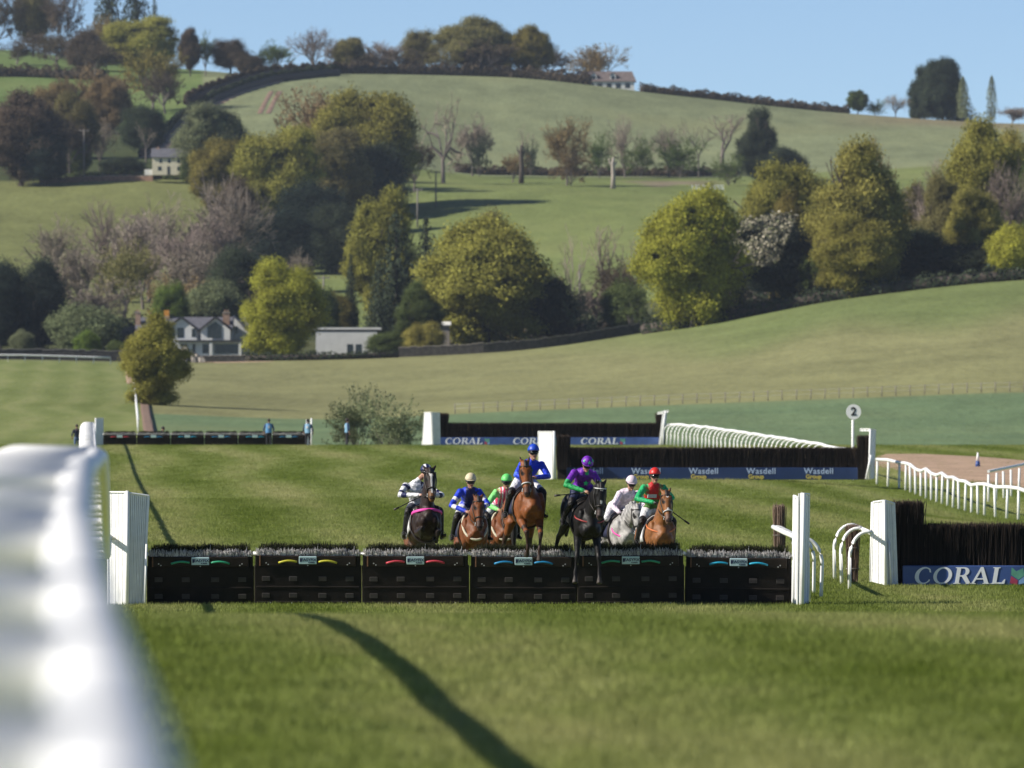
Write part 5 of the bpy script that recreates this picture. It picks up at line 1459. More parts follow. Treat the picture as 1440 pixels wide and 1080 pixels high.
def archetype(kind, var):
    key = (kind, var)
    if key in TREE: return TREE[key]
    g = np.random.default_rng(hash(kind) % 1000 * 0 + sum(map(ord, kind)) * 7 + var)
    barkm, leafm = M['bark'], M['leaf']
    extra = None
    if kind in ('oak', 'lime', 'bush', 'chestnut', 'yew', 'tall', 'round'):
        prm = {'oak': (66, .42, .42, .53, .06, .125, 9000), 'lime': (85, .37, .49, .49, .05, .105, 11000), 'bush': (44, .38, .40, .46, .08, .15, 5000), 'chestnut': (44, .38, .42, .52, .09, .15, 7500),
               'yew': (56, .38, .46, .46, .06, .13, 8000), 'tall': (80, .34, .49, .49, .05, .11, 10000), 'round': (44, .38, .36, .58, .07, .125, 7000)}[kind]
        nl, rx, rz, zc, r0_, r1_, dens = prm
        L_ = []
        for i in range(nl):
            v = g.normal(0, 1, 3); v /= np.linalg.norm(v); k = g.uniform(0.45, 1.0)
            c = np.array([v[0] * rx * k, v[1] * rx * k, zc + v[2] * rz * k])
            if kind in ('lime', 'tall'): c[:2] *= 1.15 - 0.75 * max(0, (c[2] - 0.35))
            r = g.uniform(r0_, r1_) * (1.25 - 0.5 * k)
            L_.append((c, (r * 1.2, r * 1.2, r * g.uniform(0.55, 0.85))))
        Pt, Nr = lobes_points(L_, dens * 1.9, g, 0.6, 0.3)
        # stray sprays break the outline, gaps let the light through
        gap = np.sin(Pt[:, 0] * 23 + var) * np.sin(Pt[:, 2] * 27 + 1) * np.sin(Pt[:, 1] * 25 + 2)
        k = gap < 0.34; Pt, Nr = Pt[k], Nr[k]
        wild = 2.0 if kind in ('yew', 'bush', 'round') else 1.3
        m = int(len(Pt) // 3); idx = g.integers(0, len(Pt), m)
        Pt = np.concatenate([Pt, Pt[idx] + Nr[idx] * g.random((m, 1)) ** 2 * 0.075 * wild + g.normal(0, 0.010 * wild, (m, 3))]); Nr = np.concatenate([Nr, Nr[idx]])
        Vc, Qc = cards(Pt, Nr, 0.0095 if kind != 'bush' else 0.014, g)
        segs = branches(g, 0.28 if kind != 'bush' else 0.1, 5, 3, 0.55, 0.1, 0.7, 0.022, 0.26)
        Vt, Qt = seg_mesh('t', segs, 5)
        if kind == 'chestnut':
            top = (Pt[:, 2] > 0.42) & (g.random(len(Pt)) < 0.5) & (Nr[:, 2] > -0.1) & (Pt[:, 0] + 0.4 * (0.7 - Pt[:, 2]) < 0.15)
            extra = cards(Pt[top] + Nr[top] * 0.018, Nr[top], 0.015, g)
    elif kind in ('conifer', 'spire'):
        Pt = []; Nr = []
        nl = 26 if kind == 'conifer' else 30
        for i in range(nl):
            z = 0.06 + 0.92 * i / nl; R_ = 0.5 * (1 - z) ** 0.8 + 0.02
            nb = max(4, int(13 * (1 - z)) + 3)
            for j in range(nb):
                a = 6.283 * j / nb + g.uniform(-.3, .3); rr = R_ * g.uniform(0.7, 1.1); m = int(26 * rr / 0.5) + 6
                t = g.random(m) ** 0.7
                Pt.append(np.stack([np.cos(a) * rr * t, np.sin(a) * rr * t, z - 0.07 * t * rr * 2 + g.normal(0, 0.008, m)], 1) + g.normal(0, 0.012, (m, 3)))
                Nr.append(np.tile([math.cos(a) * 0.6, math.sin(a) * 0.6, 0.8], (m, 1)))
        Pt = np.concatenate(Pt); Nr = np.concatenate(Nr)
        Vc, Qc = cards(Pt, Nr, 0.017, g); leafm = M['needle']
        Vt, Qt = seg_mesh('t', [(np.array([0, 0, -.02]), np.array([0, 0, .5]), .022, .014, 0), (np.array([0, 0, .5]), np.array([0, 0, .97]), .014, .003, 0)], 6)
    elif kind == 'poplar':
        n = 3000; z = g.uniform(0.08, 1, n); a = g.uniform(0, 6.283, n)
        R_ = 0.5 * np.sin(np.clip(z, 0, 1) ** 0.75 * math.pi) ** 0.6 * g.uniform(0.5, 1.05, n) * (1 + 0.2 * np.sin(a * 3 + z * 17))
        Pt = np.stack([np.cos(a) * R_, np.sin(a) * R_, z], 1); Nr = np.stack([np.cos(a), np.sin(a), np.full(n, 0.6)], 1)
        Vc, Qc = cards(Pt, Nr, 0.022, g)
        Vt, Qt = seg_mesh('t', [(np.array([0, 0, -.02]), np.array([0, 0, .9]), .03, .005, 0)], 6)
    elif kind in ('bare', 'bud', 'thin', 'dead', 'scrub'):
        if kind == 'dead': segs = branches(g, 0.30, 5, 5, 0.85, 0.02, 0.74, 0.045, 0.30, 2)
        elif kind == 'thin': segs = branches(g, 0.42, 4, 5, 0.42, 0.12, 0.72, 0.018, 0.24, 2)
        elif kind == 'scrub': segs = branches(g, 0.04, 14, 5, 0.62, 0.05, 0.76, 0.012, 0.26, 2)
        else: segs = branches(g, 0.18, 8, 5, 0.62, 0.06, 0.76, 0.022, 0.26, 3)
        main = [s_ for s_ in segs if s_[4] <= 2]; fine = [s_ for s_ in segs if s_[4] > 2]
        if len(fine) > 9000: fine = [fine[i] for i in g.choice(len(fine), 9000, replace=False)]
        Vt, Qt = seg_mesh('t', main, 4, 0.0035 if kind != 'dead' else 0.010)
        Vc, Qc = seg_mesh('c', fine, 3, 0.0021 if kind != 'dead' else 0.0042)
        barkm = M['bark_grey']; leafm = M['needle']
        if kind in ('bud', 'scrub'):
            ends = np.array([s_[1] for s_ in segs if s_[4] >= 3]); ends = ends[g.integers(0, len(ends), 6500)] + g.normal(0, 0.016, (6500, 3))
            V2, Q2 = cards(ends, g.normal(0, 1, (6500, 3)) + np.array([0, 0, 0.6]), 0.012, g)
            Qc = np.concatenate([Qc, Q2 + len(Vc)]); Vc = np.concatenate([Vc, V2])
    Vt = Vt.copy(); n_c = len(Vc)
    if extra is not None:
        allc = np.concatenate([Vc, extra[0]]); Vt, allc = norm_pair(Vt, allc); Vc = allc[:n_c]; extra = (allc[n_c:], extra[1])
    else:
        Vt, Vc = norm_pair(Vt, Vc)
    tm = npmesh('trunk', Vt, Qt, True); tm.materials.append(barkm)
    cm = npmesh('crown', Vc, Qc); cm.materials.append(leafm)
    em = None
    if extra is not None:
        em = npmesh('blossom', extra[0], extra[1]); em.materials.append(M['blossom'])
    TREE[key] = (tm, cm, em)
    return TREE[key]
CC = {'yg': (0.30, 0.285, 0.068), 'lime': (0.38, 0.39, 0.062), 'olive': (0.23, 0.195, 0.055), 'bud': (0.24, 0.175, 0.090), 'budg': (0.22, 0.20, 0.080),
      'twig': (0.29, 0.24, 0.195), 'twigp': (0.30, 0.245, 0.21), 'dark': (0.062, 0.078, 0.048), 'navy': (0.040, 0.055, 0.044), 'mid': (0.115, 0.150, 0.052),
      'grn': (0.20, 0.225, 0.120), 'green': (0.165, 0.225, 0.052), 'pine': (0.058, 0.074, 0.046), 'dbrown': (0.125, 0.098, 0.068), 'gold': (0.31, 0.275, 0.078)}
SPECIES = {'oak': 'oak_tree', 'lime': 'lime_tree', 'bush': 'bush', 'chestnut': 'chestnut_tree', 'yew': 'evergreen_tree', 'tall': 'tall_tree', 'round': 'round_tree', 'conifer': 'conifer_tree', 'spire': 'conifer_tree',
           'poplar': 'poplar_tree', 'bare': 'bare_tree', 'bud': 'budding_tree', 'thin': 'bare_tree', 'dead': 'dead_tree', 'scrub': 'thicket'}
_tn = [0]
def tree(kind, x0, x1, yt, yb, col, label, dmin=700, d=None):
    _tn[0] += 1
    i = _tn[0]
    xm = (x0 + x1) / 2
    dd = d or dist(xm, yb, dmin)
    p = GX(xm, dd); s = F / dd
    wd = (x1 - x0) / s; ht = (ZC + (540 - yt) / s) - p.z
    ht = max(ht, 1.0)
    nv = {'oak': 3, 'lime': 2, 'bush': 3, 'bare': 3, 'bud': 3, 'thin': 2, 'round': 2, 'yew': 2, 'conifer': 2, 'tall': 2}.get(kind, 1)
    tm, cm, em = archetype(kind, i % nv)
    r = empty(SPECIES[kind], p, (0, 0, 0))
    tag(r, label, 'bush' if kind == 'bush' else 'tree', 'trees and bushes of the valley and hill')
    rz = (0.0, math.pi)[i % 2] if kind == 'chestnut' and i % 2 == 0 else (i * 2.4) % 6.283
    if kind == 'chestnut': rz = 0.0
    dep = wd * 1.0
    for nm, me in (('trunk', tm), ('crown', cm), ('blossom', em)):
        if me is None: continue
        o = bpy.data.objects.new(nm, me); COL.objects.link(o); o.parent = r
        o.scale = (wd, dep, ht); o.rotation_euler = (0, 0, rz)
        c = CC[col]; j = random.uniform(0.88, 1.12)
        o.color = (c[0] * j, c[1] * j * random.uniform(0.96, 1.04), c[2] * j, 1)
    return r
TT = [
 # ridge, left
 ('bud', -45, 35, -22, 62, 'dbrown', 'dark purple-brown bare tree in the ridge wood, above the left bright field', 2750),
 ('round', 18, 78, -25, 66, 'budg', 'green-tinged tree in the ridge wood between dark bare trees', 2760),
 ('bud', 60, 118, -18, 72, 'dbrown', 'dark bare tree in the ridge wood beside the tall firs', 2745),
 ('conifer', 122, 184, -95, 62, 'pine', 'broad dark fir on the ridge, left of two firs', 2900),
 ('conifer', 160, 222, -90, 62, 'pine', 'tall dark fir in the middle of the ridge firs', 2910),
 ('spire', 203, 232, -4, 60, 'pine', 'slim fir at the edge of the ridge firs against the sky', 2880),
 ('bud', 122, 180, 20, 80, 'bud', 'rusty budding tree below the ridge firs', 2700),
 ('oak', 148, 248, 26, 96, 'yg', 'bright yellow-green oak on the ridge below the firs', 2640),
 ('bud', 0, 60, 58, 94, 'dbrown', 'dark hedgerow tree above the left bright field', 2650),
 ('bud', 48, 110, 50, 96, 'dbrown', 'dark bare hedgerow tree on the ridge field edge', 2640),
 ('yew', 92, 150, 44, 96, 'dbrown', 'dense dark tree beside the yellow-green ridge oak', 2630),
 ('bud', 168, 262, 64, 165, 'olive', 'large olive budding tree under the yellow-green ridge oak', 2420),
 ('bud', 74, 190, 92, 205, 'bud', 'large brown budding tree at the end of the left bright field', 2350),
 ('oak', 120, 185, 110, 215, 'bud', 'brown rounded oak behind the pale green birch', 2330),
 ('oak', -30, 92, 132, 266, 'dbrown', 'wide dark brown tree standing over the striped hill field', 2090),
 ('yew', 30, 95, 185, 264, 'navy', 'very dark evergreen at the corner of the striped hill field', 2085),
 ('lime', 70, 138, 135, 245, 'budg', 'pale green slender tree left of the cream cottage', 2130),
 ('bare', 118, 172, 165, 248, 'twig', 'thin grey bare tree between the pale green tree and the cottage lane', 2140),
 ('bush', 92, 128, 205, 246, 'mid', 'yellow-green garden bush left of the cottage', 2125),
 ('bush', 140, 205, 222, 250, 'dark', 'low dark bush along the wall beside the cottage', 2110),
 ('thin', 190, 222, 170, 245, 'twig', 'small dark leaning tree on the cottage lane', 2180),
 ('yew', 170, 232, 150, 225, 'dark', 'dark evergreen above the cottage lane', 2230),
 ('oak', 246, 345, 150, 246, 'grn', 'grey-green spreading tree beside the cream cottage', 2090),
 ('bush', 256, 292, 218, 250, 'mid', 'green bush hiding the right end of the cream cottage', 2085),
 # ridge, middle
 ('oak', 252, 282, 41, 108, 'dbrown', 'dark ridge tree with bare trunk, left of its twin', 2580),
 ('bud', 272, 304, 43, 108, 'mid', 'dark ridge tree with bare trunk, right of its twin', 2585),
 ('round', 296, 350, 56, 110, 'dbrown', 'round dark bush-like tree on the ridge', 2585),
 ('bush', 330, 368, 76, 108, 'dbrown', 'small thorn on the ridge line', 2580),
 ('bud', 364, 410, 55, 110, 'mid', 'dark ivy-clad tree beside the big grey bare tree', 2590),
 ('bare', 398, 470, 37, 106, 'twigp', 'big grey bare tree with a domed crown on the ridge', 2600),
 ('bud', 455, 488, 54, 104, 'twig', 'hazy grey tree behind the light green ridge tree', 2640),
 ('oak', 468, 514, 54, 105, 'budg', 'small light green tree on the ridge', 2600),
 ('bud', 503, 568, 58, 103, 'twig', 'grey thicket tree on the ridge behind the long hedge', 2610),
 ('bud', 540, 622, 68, 104, 'dbrown', 'dark low thicket behind the long hedge', 2605),
 ('round', 562, 618, 43, 104, 'budg', 'dull green tree rising above the ridge thicket', 2625),
 ('oak', 612, 730, 26, 106, 'budg', 'large domed olive tree on the ridge crest', 2610),
 ('oak', 716, 776, 38, 108, 'olive', 'yellowish tree beside the large domed ridge tree', 2605),
 ('bud', 745, 802, 62, 112, 'dbrown', 'dark brown tree left of the long ridge house', 2625),
 ('bud', 786, 880, 62, 114, 'bud', 'brown budding tree behind the long ridge house', 2680),
 # ridge, right
 ('oak', 1191, 1220, 128, 166, 'mid', 'small dark round tree at the end of the ridge hedge', 2620),
 ('scrub', 1214, 1249, 139, 168, 'mid', 'dark low bush on the right ridge', 2620),
 ('bare', 1242, 1282, 132, 168, 'twig', 'small pale bare tree beside the ridge conifers', 2620),
 ('tall', 1276, 1326, 96, 168, 'pine', 'left dark conifer of the ridge clump', 2640),
 ('tall', 1296, 1354, 84, 168, 'pine', 'tallest dark conifer of the ridge clump', 2630),
 ('conifer', 1318, 1378, 112, 169, 'pine', 'lower dark conifer behind the pale poplar', 2650),
 ('poplar', 1344, 1364, 107, 168, 'grn', 'pale green poplar against the ridge conifers', 2600),
 ('poplar', 1386, 1403, 106, 171, 'grn', 'slender poplar standing alone on the ridge', 2610),
 ('bud', 1402, 1460, 150, 174, 'twig', 'low grey scrub past the lone poplar', 2620),
 # mid hill, middle
 ('oak', 268, 350, 198, 330, 'olive', 'olive oak below the grey-green cottage tree', 1990),
 ('oak', 330, 448, 183, 335, 'yg', 'big yellow-green oak left of the bronze woodland', 1960),
 ('bud', 388, 525, 122, 250, 'bud', 'tall bronze budding tree behind the yellow-green oaks', 2090),
 ('oak', 440, 588, 132, 300, 'yg', 'largest yellow-green oak of the hillside wood', 2030),
 ('oak', 420, 520, 185, 310, 'budg', 'bronze-green oak below the largest hillside oak', 2000),
 ('yew', 478, 568, 205, 300, 'dark', 'dark shaded tree under the largest hillside oak', 2010),
 ('bud', 550, 612, 190, 268, 'dbrown', 'dark scrubby tree beside the twisted dead tree', 2080),
 ('yew', 390, 490, 260, 370, 'navy', 'dark mass painted in as the wood shadow below the hillside oaks', 1880),  # dark crown stands for the shadow among the oaks
 ('yew', 300, 372, 255, 390, 'dbrown', 'dark tree between the bare ashes and the oaks', 1860),
 ('dead', 583, 662, 129, 240, 'twig', 'twisted grey dead tree standing clear on the slope', 2130),
 ('bud', 640, 694, 160, 232, 'twig', 'fine bare tree right of the twisted dead tree', 2210),
 ('scrub', 658, 695, 188, 234, 'dark', 'dark bush under the fine bare tree', 2200),
 ('thin', 724, 760, 174, 230, 'twig', 'ivied bare tree behind the dark broken trunk', 2240),
 ('scrub', 733, 760, 195, 232, 'dark', 'dark ivy bush beside the broken trunk', 2235),
 ('bud', 762, 832, 164, 260, 'bud', 'rounded brown budding tree in the paddock', 2130),
 ('scrub', 768, 830, 205, 262, 'bud', 'dark brown bush under the rounded budding tree', 2125),
 ('scrub', 824, 868, 184, 242, 'mid', 'dark green bush on the paddock edge', 2210),
 ('bud', 705, 745, 215, 254, 'bud', 'small hazy thorn beside the dark broken trunk', 2150),
 ('bare', 855, 905, 160, 240, 'twig', 'bare tree behind the white broken trunk', 2230),
 ('scrub', 872, 937, 192, 243, 'mid', 'dark hedge bush right of the white broken trunk', 2225),
 ('bare', 905, 965, 175, 240, 'twig', 'bare tree rising from the dark hedge bushes', 2235),
 ('scrub', 925, 996, 192, 246, 'mid', 'long dark bush below the bare hedge trees', 2220),
 ('thin', 960, 1008, 164, 243, 'twig', 'tall thin bare tree, left of the row before the ivy tower', 2230),
 ('thin', 985, 1052, 160, 244, 'twig', 'tall thin bare tree beside the dark ivy tower tree', 2225),
 ('tall', 1036, 1096, 156, 268, 'dark', 'dark ivy-clad tower of a tree', 2150),
 ('yew', 1075, 1134, 208, 270, 'dark', 'dark evergreen skirt right of the ivy-clad tree', 2140),
 ('scrub', 998, 1052, 215, 270, 'mid', 'green bush below the tall thin bare trees', 2130),
 # left mid
 ('bare', 96, 190, 280, 440, 'twigp', 'grey bare ash leaning over the striped hill field', 1700),
 ('bare', 150, 262, 272, 440, 'twigp', 'wide grey bare ash in the middle of the left wood', 1690),
 ('bud', 60, 150, 345, 470, 'twig', 'hazy brown scrub tree beside the dark evergreen block', 1600),
 ('bud', 125, 225, 335, 470, 'budg', 'olive-tinged bare tree in the left wood', 1590),
 ('bare', 200, 300, 305, 450, 'twigp', 'purple-grey bare tree in the left wood', 1640),
 ('bare', 268, 392, 243, 425, 'twigp', 'tall purple-grey bare tree against the hillside oaks', 1720),
 ('bud', 225, 320, 340, 462, 'twig', 'brown thicket tree behind the house roof', 1580),
 ('yew', 285, 375, 350, 462, 'dark', 'dark yew behind the white annexe', 1560),
 ('bush', 218, 262, 400, 460, 'green', 'bright green bush behind the house chimney', 1520),
 ('bush', 258, 345, 396, 470, 'grn', 'rounded grey-green bush behind the gables', 1530),
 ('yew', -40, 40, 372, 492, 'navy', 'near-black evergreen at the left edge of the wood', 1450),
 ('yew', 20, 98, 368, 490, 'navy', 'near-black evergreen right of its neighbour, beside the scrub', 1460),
 ('bush', 72, 172, 430, 500, 'grn', 'large grey-green willow bush beside the house garden', 1380),
 ('bush', 104, 140, 466, 504, 'green', 'bright green clipped bush by the far rail', 1345),
 ('bush', 14, 50, 466, 503, 'grn', 'small grey-green bush under the near-black evergreens', 1350),
 ('bush', 150, 190, 480, 503, 'mid', 'low green garden shrub beside the house corner', 1350),
 ('bare', 402, 445, 348, 410, 'twig', 'small silvery bare tree above the bright lime tree', 1750),
 ('lime', 345, 455, 370, 503, 'lime', 'bright yellow-lime tree in front of the white annexe', 1335),
 ('lime', 166, 257, 445, 562, 'yg', 'lone young olive-green tree at the end of the brown path', 960),
 ('bush', 425, 478, 405, 480, 'mid', 'dark green garden tree behind the white barn', 1480),
 ('bush', 455, 500, 415, 470, 'olive', 'olive shrub left of the slim dark cypress', 1500),
 # centre belt
 ('lime', 488, 585, 274, 440, 'yg', 'tall pale olive tree above the dark spruces', 1560),
 ('spire', 476, 508, 358, 450, 'pine', 'slim dark cypress left of the spruces', 1500),
 ('conifer', 510, 604, 300, 492, 'pine', 'broad dark spruce in the garden belt', 1420),
 ('conifer', 560, 640, 306, 480, 'pine', 'narrower dark spruce against the big golden tree', 1450),
 ('conifer', 500, 560, 372, 492, 'pine', 'lower dark spruce beside the white barn', 1410),
 ('oak', 655, 745, 305, 420, 'budg', 'bronze-topped crown behind the big golden tree', 1400),
 ('lime', 600, 775, 312, 492, 'yg', 'big golden-green tree in the centre of the belt', 1370),
 ('bush', 570, 625, 455, 496, 'gold', 'yellow-leaved shrub by the garden wall', 1345),
 ('bush', 520, 572, 468, 500, 'mid', 'green shrub beside the white barn', 1350),
 ('bush', 738, 812, 392, 488, 'dark', 'dark green bush at the foot of the big golden tree', 1375),
 ('thin', 772, 832, 314, 458, 'twig', 'tall bare trunk left of three behind the stone wall', 1440),
 ('thin', 822, 878, 316, 450, 'twig', 'bare trunk in the middle of three behind the stone wall', 1450),
 ('thin', 862, 918, 312, 448, 'twig', 'bare trunk right of three beside the big lime tree', 1440),
 ('bud', 795, 868, 395, 470, 'twig', 'hazy brown thicket behind the stone wall', 1390),
 ('bush', 845, 905, 400, 470, 'mid', 'green bush behind the end of the stone wall', 1380),
 ('bud', 830, 910, 360, 455, 'dbrown', 'dark brown scrub between the bare trunks', 1430),
 # right belt
 ('lime', 898, 1048, 272, 466, 'lime', 'big yellow-lime tree left of the white-flowered chestnut', 1310),
 ('chestnut', 1028, 1148, 306, 456, 'navy', 'dark chestnut with a cap of white blossom', 1330),
 ('oak', 1044, 1164, 234, 410, 'yg', 'olive-yellow oak rising behind the white-flowered chestnut', 1440),
 ('yew', 1118, 1180, 350, 440, 'dark', 'dark shaded tree right of the chestnut', 1340),
 ('tall', 1136, 1270, 205, 418, 'gold', 'tall golden-olive tree, highest of the right belt', 1320),
 ('bud', 1190, 1258, 194, 400, 'bud', 'brown budding top behind the tall golden tree', 1420),
 ('lime', 1152, 1262, 306, 424, 'yg', 'low golden leafy tree at the field edge', 1308),
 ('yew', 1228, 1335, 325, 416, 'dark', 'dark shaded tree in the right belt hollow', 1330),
 ('bare', 1262, 1345, 222, 400, 'twig', 'bare dark-limbed tree in the right belt', 1400),
 ('lime', 1250, 1330, 262, 400, 'budg', 'dull olive tree behind the bare dark-limbed tree', 1450),
 ('oak', 1328, 1450, 174, 385, 'yg', 'large yellow-green oak at the right end of the belt', 1380),
 ('bud', 1320, 1392, 200, 380, 'budg', 'olive budding tree left of the large right-hand oak', 1430),
 ('oak', 1330, 1410, 270, 395, 'gold', 'golden-green oak low in the right belt', 1330),
 ('bare', 1385, 1450, 225, 380, 'twig', 'bare grey tree in front of the large right-hand oak', 1340),
 ('bush', 1390, 1460, 318, 384, 'lime', 'bright lime bush at the right end of the belt', 1310),
 ('yew', 1310, 1470, 340, 398, 'dark', 'long dark undergrowth at the right end of the belt', 1325),
 ('yew', 1420, 1560, 200, 380, 'mid', 'green tree past the right end of the belt', 1350),
 # behind the brow
 ('scrub', 480, 545, 66, 106, 'dbrown', 'dark tangled scrub beside the small light green ridge tree', 2598),
 ('scrub', 590, 660, 62, 106, 'budg', 'olive scrub between the ridge thicket and the domed tree', 2600),
 ('scrub', 690, 770, 60, 110, 'olive', 'yellowish scrub under the ridge trees near the long house', 2602),
 ('scrub', 340, 400, 70, 108, 'mid', 'green scrub on the ridge beside the ivy-clad tree', 2588),
 ('bud', 60, 130, 150, 250, 'dbrown', 'brown tree rising beside the reddish cottage wall', 2120),
 ('lime', 1296, 1362, 250, 400, 'budg', 'dull olive tree between the bare tree and the right-hand oaks', 1365),
 ('scrub', 1120, 1190, 330, 430, 'mid', 'green tangle between the chestnut and the golden trees', 1325),
 ('scrub', 1000, 1060, 380, 460, 'dark', 'dark tangle at the foot of the big yellow-lime tree', 1322),
 ('scrub', 860, 925, 380, 470, 'mid', 'green tangle left of the big yellow-lime tree', 1345),
 ('scrub', 700, 800, 380, 485, 'olive', 'olive tangle beside the big golden tree', 1385),
 ('lime', 560, 625, 400, 496, 'mid', 'mid-green garden tree between the spruces and the golden tree', 1352),
 ('scrub', 455, 560, 540, 640, 'grn', 'taller grey-green thicket just behind the brow', 590),
 ('scrub', 500, 600, 556, 640, 'grn', 'lower grey-green thicket against the distant white wing', 586),
 ('bare', 30, 120, 300, 450, 'twig', 'pale bare tree at the left edge of the left wood', 1680),
 ('bud', 150, 240, 300, 455, 'twigp', 'mauve thicket tree between the two grey ashes', 1650),
 ('bud', 240, 335, 290, 440, 'twigp', 'mauve bare crown below the tall purple-grey tree', 1690),
 ('scrub', 90, 200, 390, 480, 'twig', 'tangled brown brush in front of the left wood', 1540),
 ('scrub', 190, 300, 385, 470, 'bud', 'tangled brush behind the house garden', 1550),
 ('yew', 350, 440, 300, 420, 'navy', 'shadow-dark painted tree between the bare wood and the lime tree', 1780),  # wood shadow put into the crown colour
 ('yew', 430, 520, 290, 400, 'dark', 'tree painted dark as shade above the slim cypress', 1860),  # crown colour carries the shade of the wood
 ('bud', 425, 500, 135, 240, 'bud', 'mauve-brown budding crown at the top of the hillside wood', 2120),
 ('oak', 380, 470, 185, 300, 'gold', 'golden oak in the middle of the hillside wood', 2010),
 ('bud', 20, 100, 40, 90, 'dbrown', 'low dark brush under the ridge wood', 2720),
 ('bud', 100, 180, 60, 110, 'dbrown', 'dark thicket left of the olive budding tree', 2560),
 ('bud', 200, 260, 95, 170, 'dbrown', 'dark brown tree at the top of the hill lane', 2410),
 ('oak', 35, 110, 120, 235, 'bud', 'brown oak behind the pale green slender tree', 2200),
 ('bud', 640, 730, 55, 106, 'dbrown', 'dark brush at the foot of the domed ridge tree', 2600),
 ('bud', 480, 560, 75, 104, 'twig', 'grey brush behind the long ridge hedge', 2600),
 ('lime', 1080, 1150, 275, 420, 'olive', 'olive tree between the chestnut and the tall golden tree', 1380),
 ('scrub', 1260, 1340, 300, 410, 'budg', 'olive brush under the bare dark-limbed tree', 1345),
 ('oak', 1245, 1300, 300, 410, 'olive', 'small olive oak in the right belt hollow', 1370),
 ('oak', 1395, 1480, 190, 385, 'gold', 'golden oak crown at the far end of the belt', 1400),
 ('scrub', 770, 850, 400, 480, 'grn', 'grey-green brush behind the stone wall', 1375),
]
for (k, x0, x1, yt, yb, c, lab, d_) in TT: tree(k, x0, x1, yt, yb, c, lab, d=d_)

# broken trunks
def trunk(x, yt, d, label, m, wid=0.5):
    r = empty('tree_trunk', GX(x, d)); tag(r, label, 'tree trunk')
    h = ZC + (540 - yt) / F * d - r.location.z
    b = MB(); b.tube([(0, 0, -.2), (.1, 0, h * .4), (-.05, 0, h * .8), (.1, 0, h)], [wid, wid * .75, wid * .7, wid * .5], 9); b.build('bole', m, r)
    for s in (-1, 1):
        b = MB(); b.tube([(0, 0, h * .72), (s * .8, 0.1, h * .84), (s * 1.1, .1, h * .98)], [wid * .45, wid * .3, wid * .12], 7); b.build('stub', m, r)
trunk(733, 204, 2145, 'dark broken tree trunk standing in the paddock', M['bark'], 0.75)
trunk(862, 222, 2110, 'pale barkless broken trunk with stub arms in the paddock', M['stone'], 0.7)

# ------------------------------------------------------------------ hedges and walls
def hedge(label, pts, h, wd, col, per=26, size=0.34, mname='leaf'):
    """pts: (photo x, distance)"""
    W_ = np.array([xy(x, d) for x, d in pts]); seg = np.r_[0, np.cumsum(np.linalg.norm(np.diff(W_, axis=0), axis=1))]
    g = np.random.default_rng(int(abs(pts[0][0]) + pts[0][1]))
    n = int(seg[-1] * per)
    s_ = g.uniform(0, seg[-1], n); X = np.interp(s_, seg, W_[:, 0]); Y = np.interp(s_, seg, W_[:, 1])
    a = g.uniform(-0.35, math.pi + 0.35, n)
    hh = h * (1 + 0.16 * np.sin(s_ * 0.7) + 0.12 * np.sin(s_ * 1.9 + 1) + 0.08 * g.normal(0, 1, n))
    X2 = X + np.cos(a) * wd * 0.2; Y2 = Y + np.cos(a) * wd * 0.5
    Z = terrain(X2, Y2) + np.maximum(0.05, hh * (0.35 + 0.65 * np.sin(a)))
    Nr = np.stack([np.cos(a) * 0.3, np.cos(a), np.sin(a) + 0.2], 1)
    V, Q = cards(np.stack([X2, Y2, Z], 1), Nr, size, g)
    o0 = np.array([X[0], Y[0], gz(X[0], Y[0])])
    r = empty('hedge', o0); tag(r, label, 'hedge')
    me = npmesh('foliage', V - o0, Q); me.materials.append(M[mname])
    o = link('foliage', me, None, r); o.color = (*CC[col], 1); tag(o, kind='stuff')
    # woody core
    m = max(3, int(seg[-1] / 3)); t = np.linspace(0, seg[-1], m); cx = np.interp(t, seg, W_[:, 0]); cy = np.interp(t, seg, W_[:, 1]); cz = terrain(cx, cy)
    b = MB(); b.tube([(cx[i] - o0[0], cy[i] - o0[1], cz[i] - o0[2] + h * 0.35) for i in range(m)], wd * 0.3, 7, rz=h * 0.45 / (wd * 0.3)); b.build('stems', M['bark'], r)
    return r
hedge('long clipped dark hedge along the ridge crest', [(262, 2440), (300, 2480), (380, 2545), (475, 2580), (560, 2590), (700, 2596), (830, 2592)], 3.0, 3.5, 'dbrown', 60, 0.40)
hedge('lower dark hedge beside the sunken hill lane', [(200, 2210), (222, 2290), (250, 2370), (300, 2445), (380, 2515), (475, 2560)], 2.6, 4.0, 'dark', 50, 0.42)
hedge('thin hedge running down the right ridge line', [(900, 2590), (980, 2592), (1060, 2594), (1130, 2594), (1195, 2594)], 2.2, 2.5, 'dbrown', 45, 0.35)
hedge('field hedge below the ridge wood on the left', [(-60, 2560), (40, 2565), (150, 2560)], 3.2, 3.0, 'dbrown', 45, 0.4)
hedge('rough dark undergrowth along the foot of the right belt', [(905, 1320), (1000, 1312), (1100, 1308), (1200, 1306), (1300, 1304), (1460, 1302)], 2.0, 3.0, 'dark', 36, 0.30)
hedge('dark garden hedge below the house and barn', [(345, 1322), (420, 1322), (500, 1324), (560, 1326)], 1.1, 1.6, 'dark', 40, 0.2)
hedge('scrubby field boundary above the paddock', [(640, 2236), (760, 2240), (900, 2242), (1040, 2238)], 2.0, 3.0, 'dbrown', 30, 0.42)
hedge('rough hedge under the cream cottage', [(60, 2108), (150, 2104), (260, 2100)], 1.6, 2.0, 'mid', 30, 0.35)
hedge('belt undergrowth behind the stone wall', [(560, 1400), (700, 1392), (800, 1388), (905, 1384)], 3.0, 5.0, 'dark', 40, 0.4)
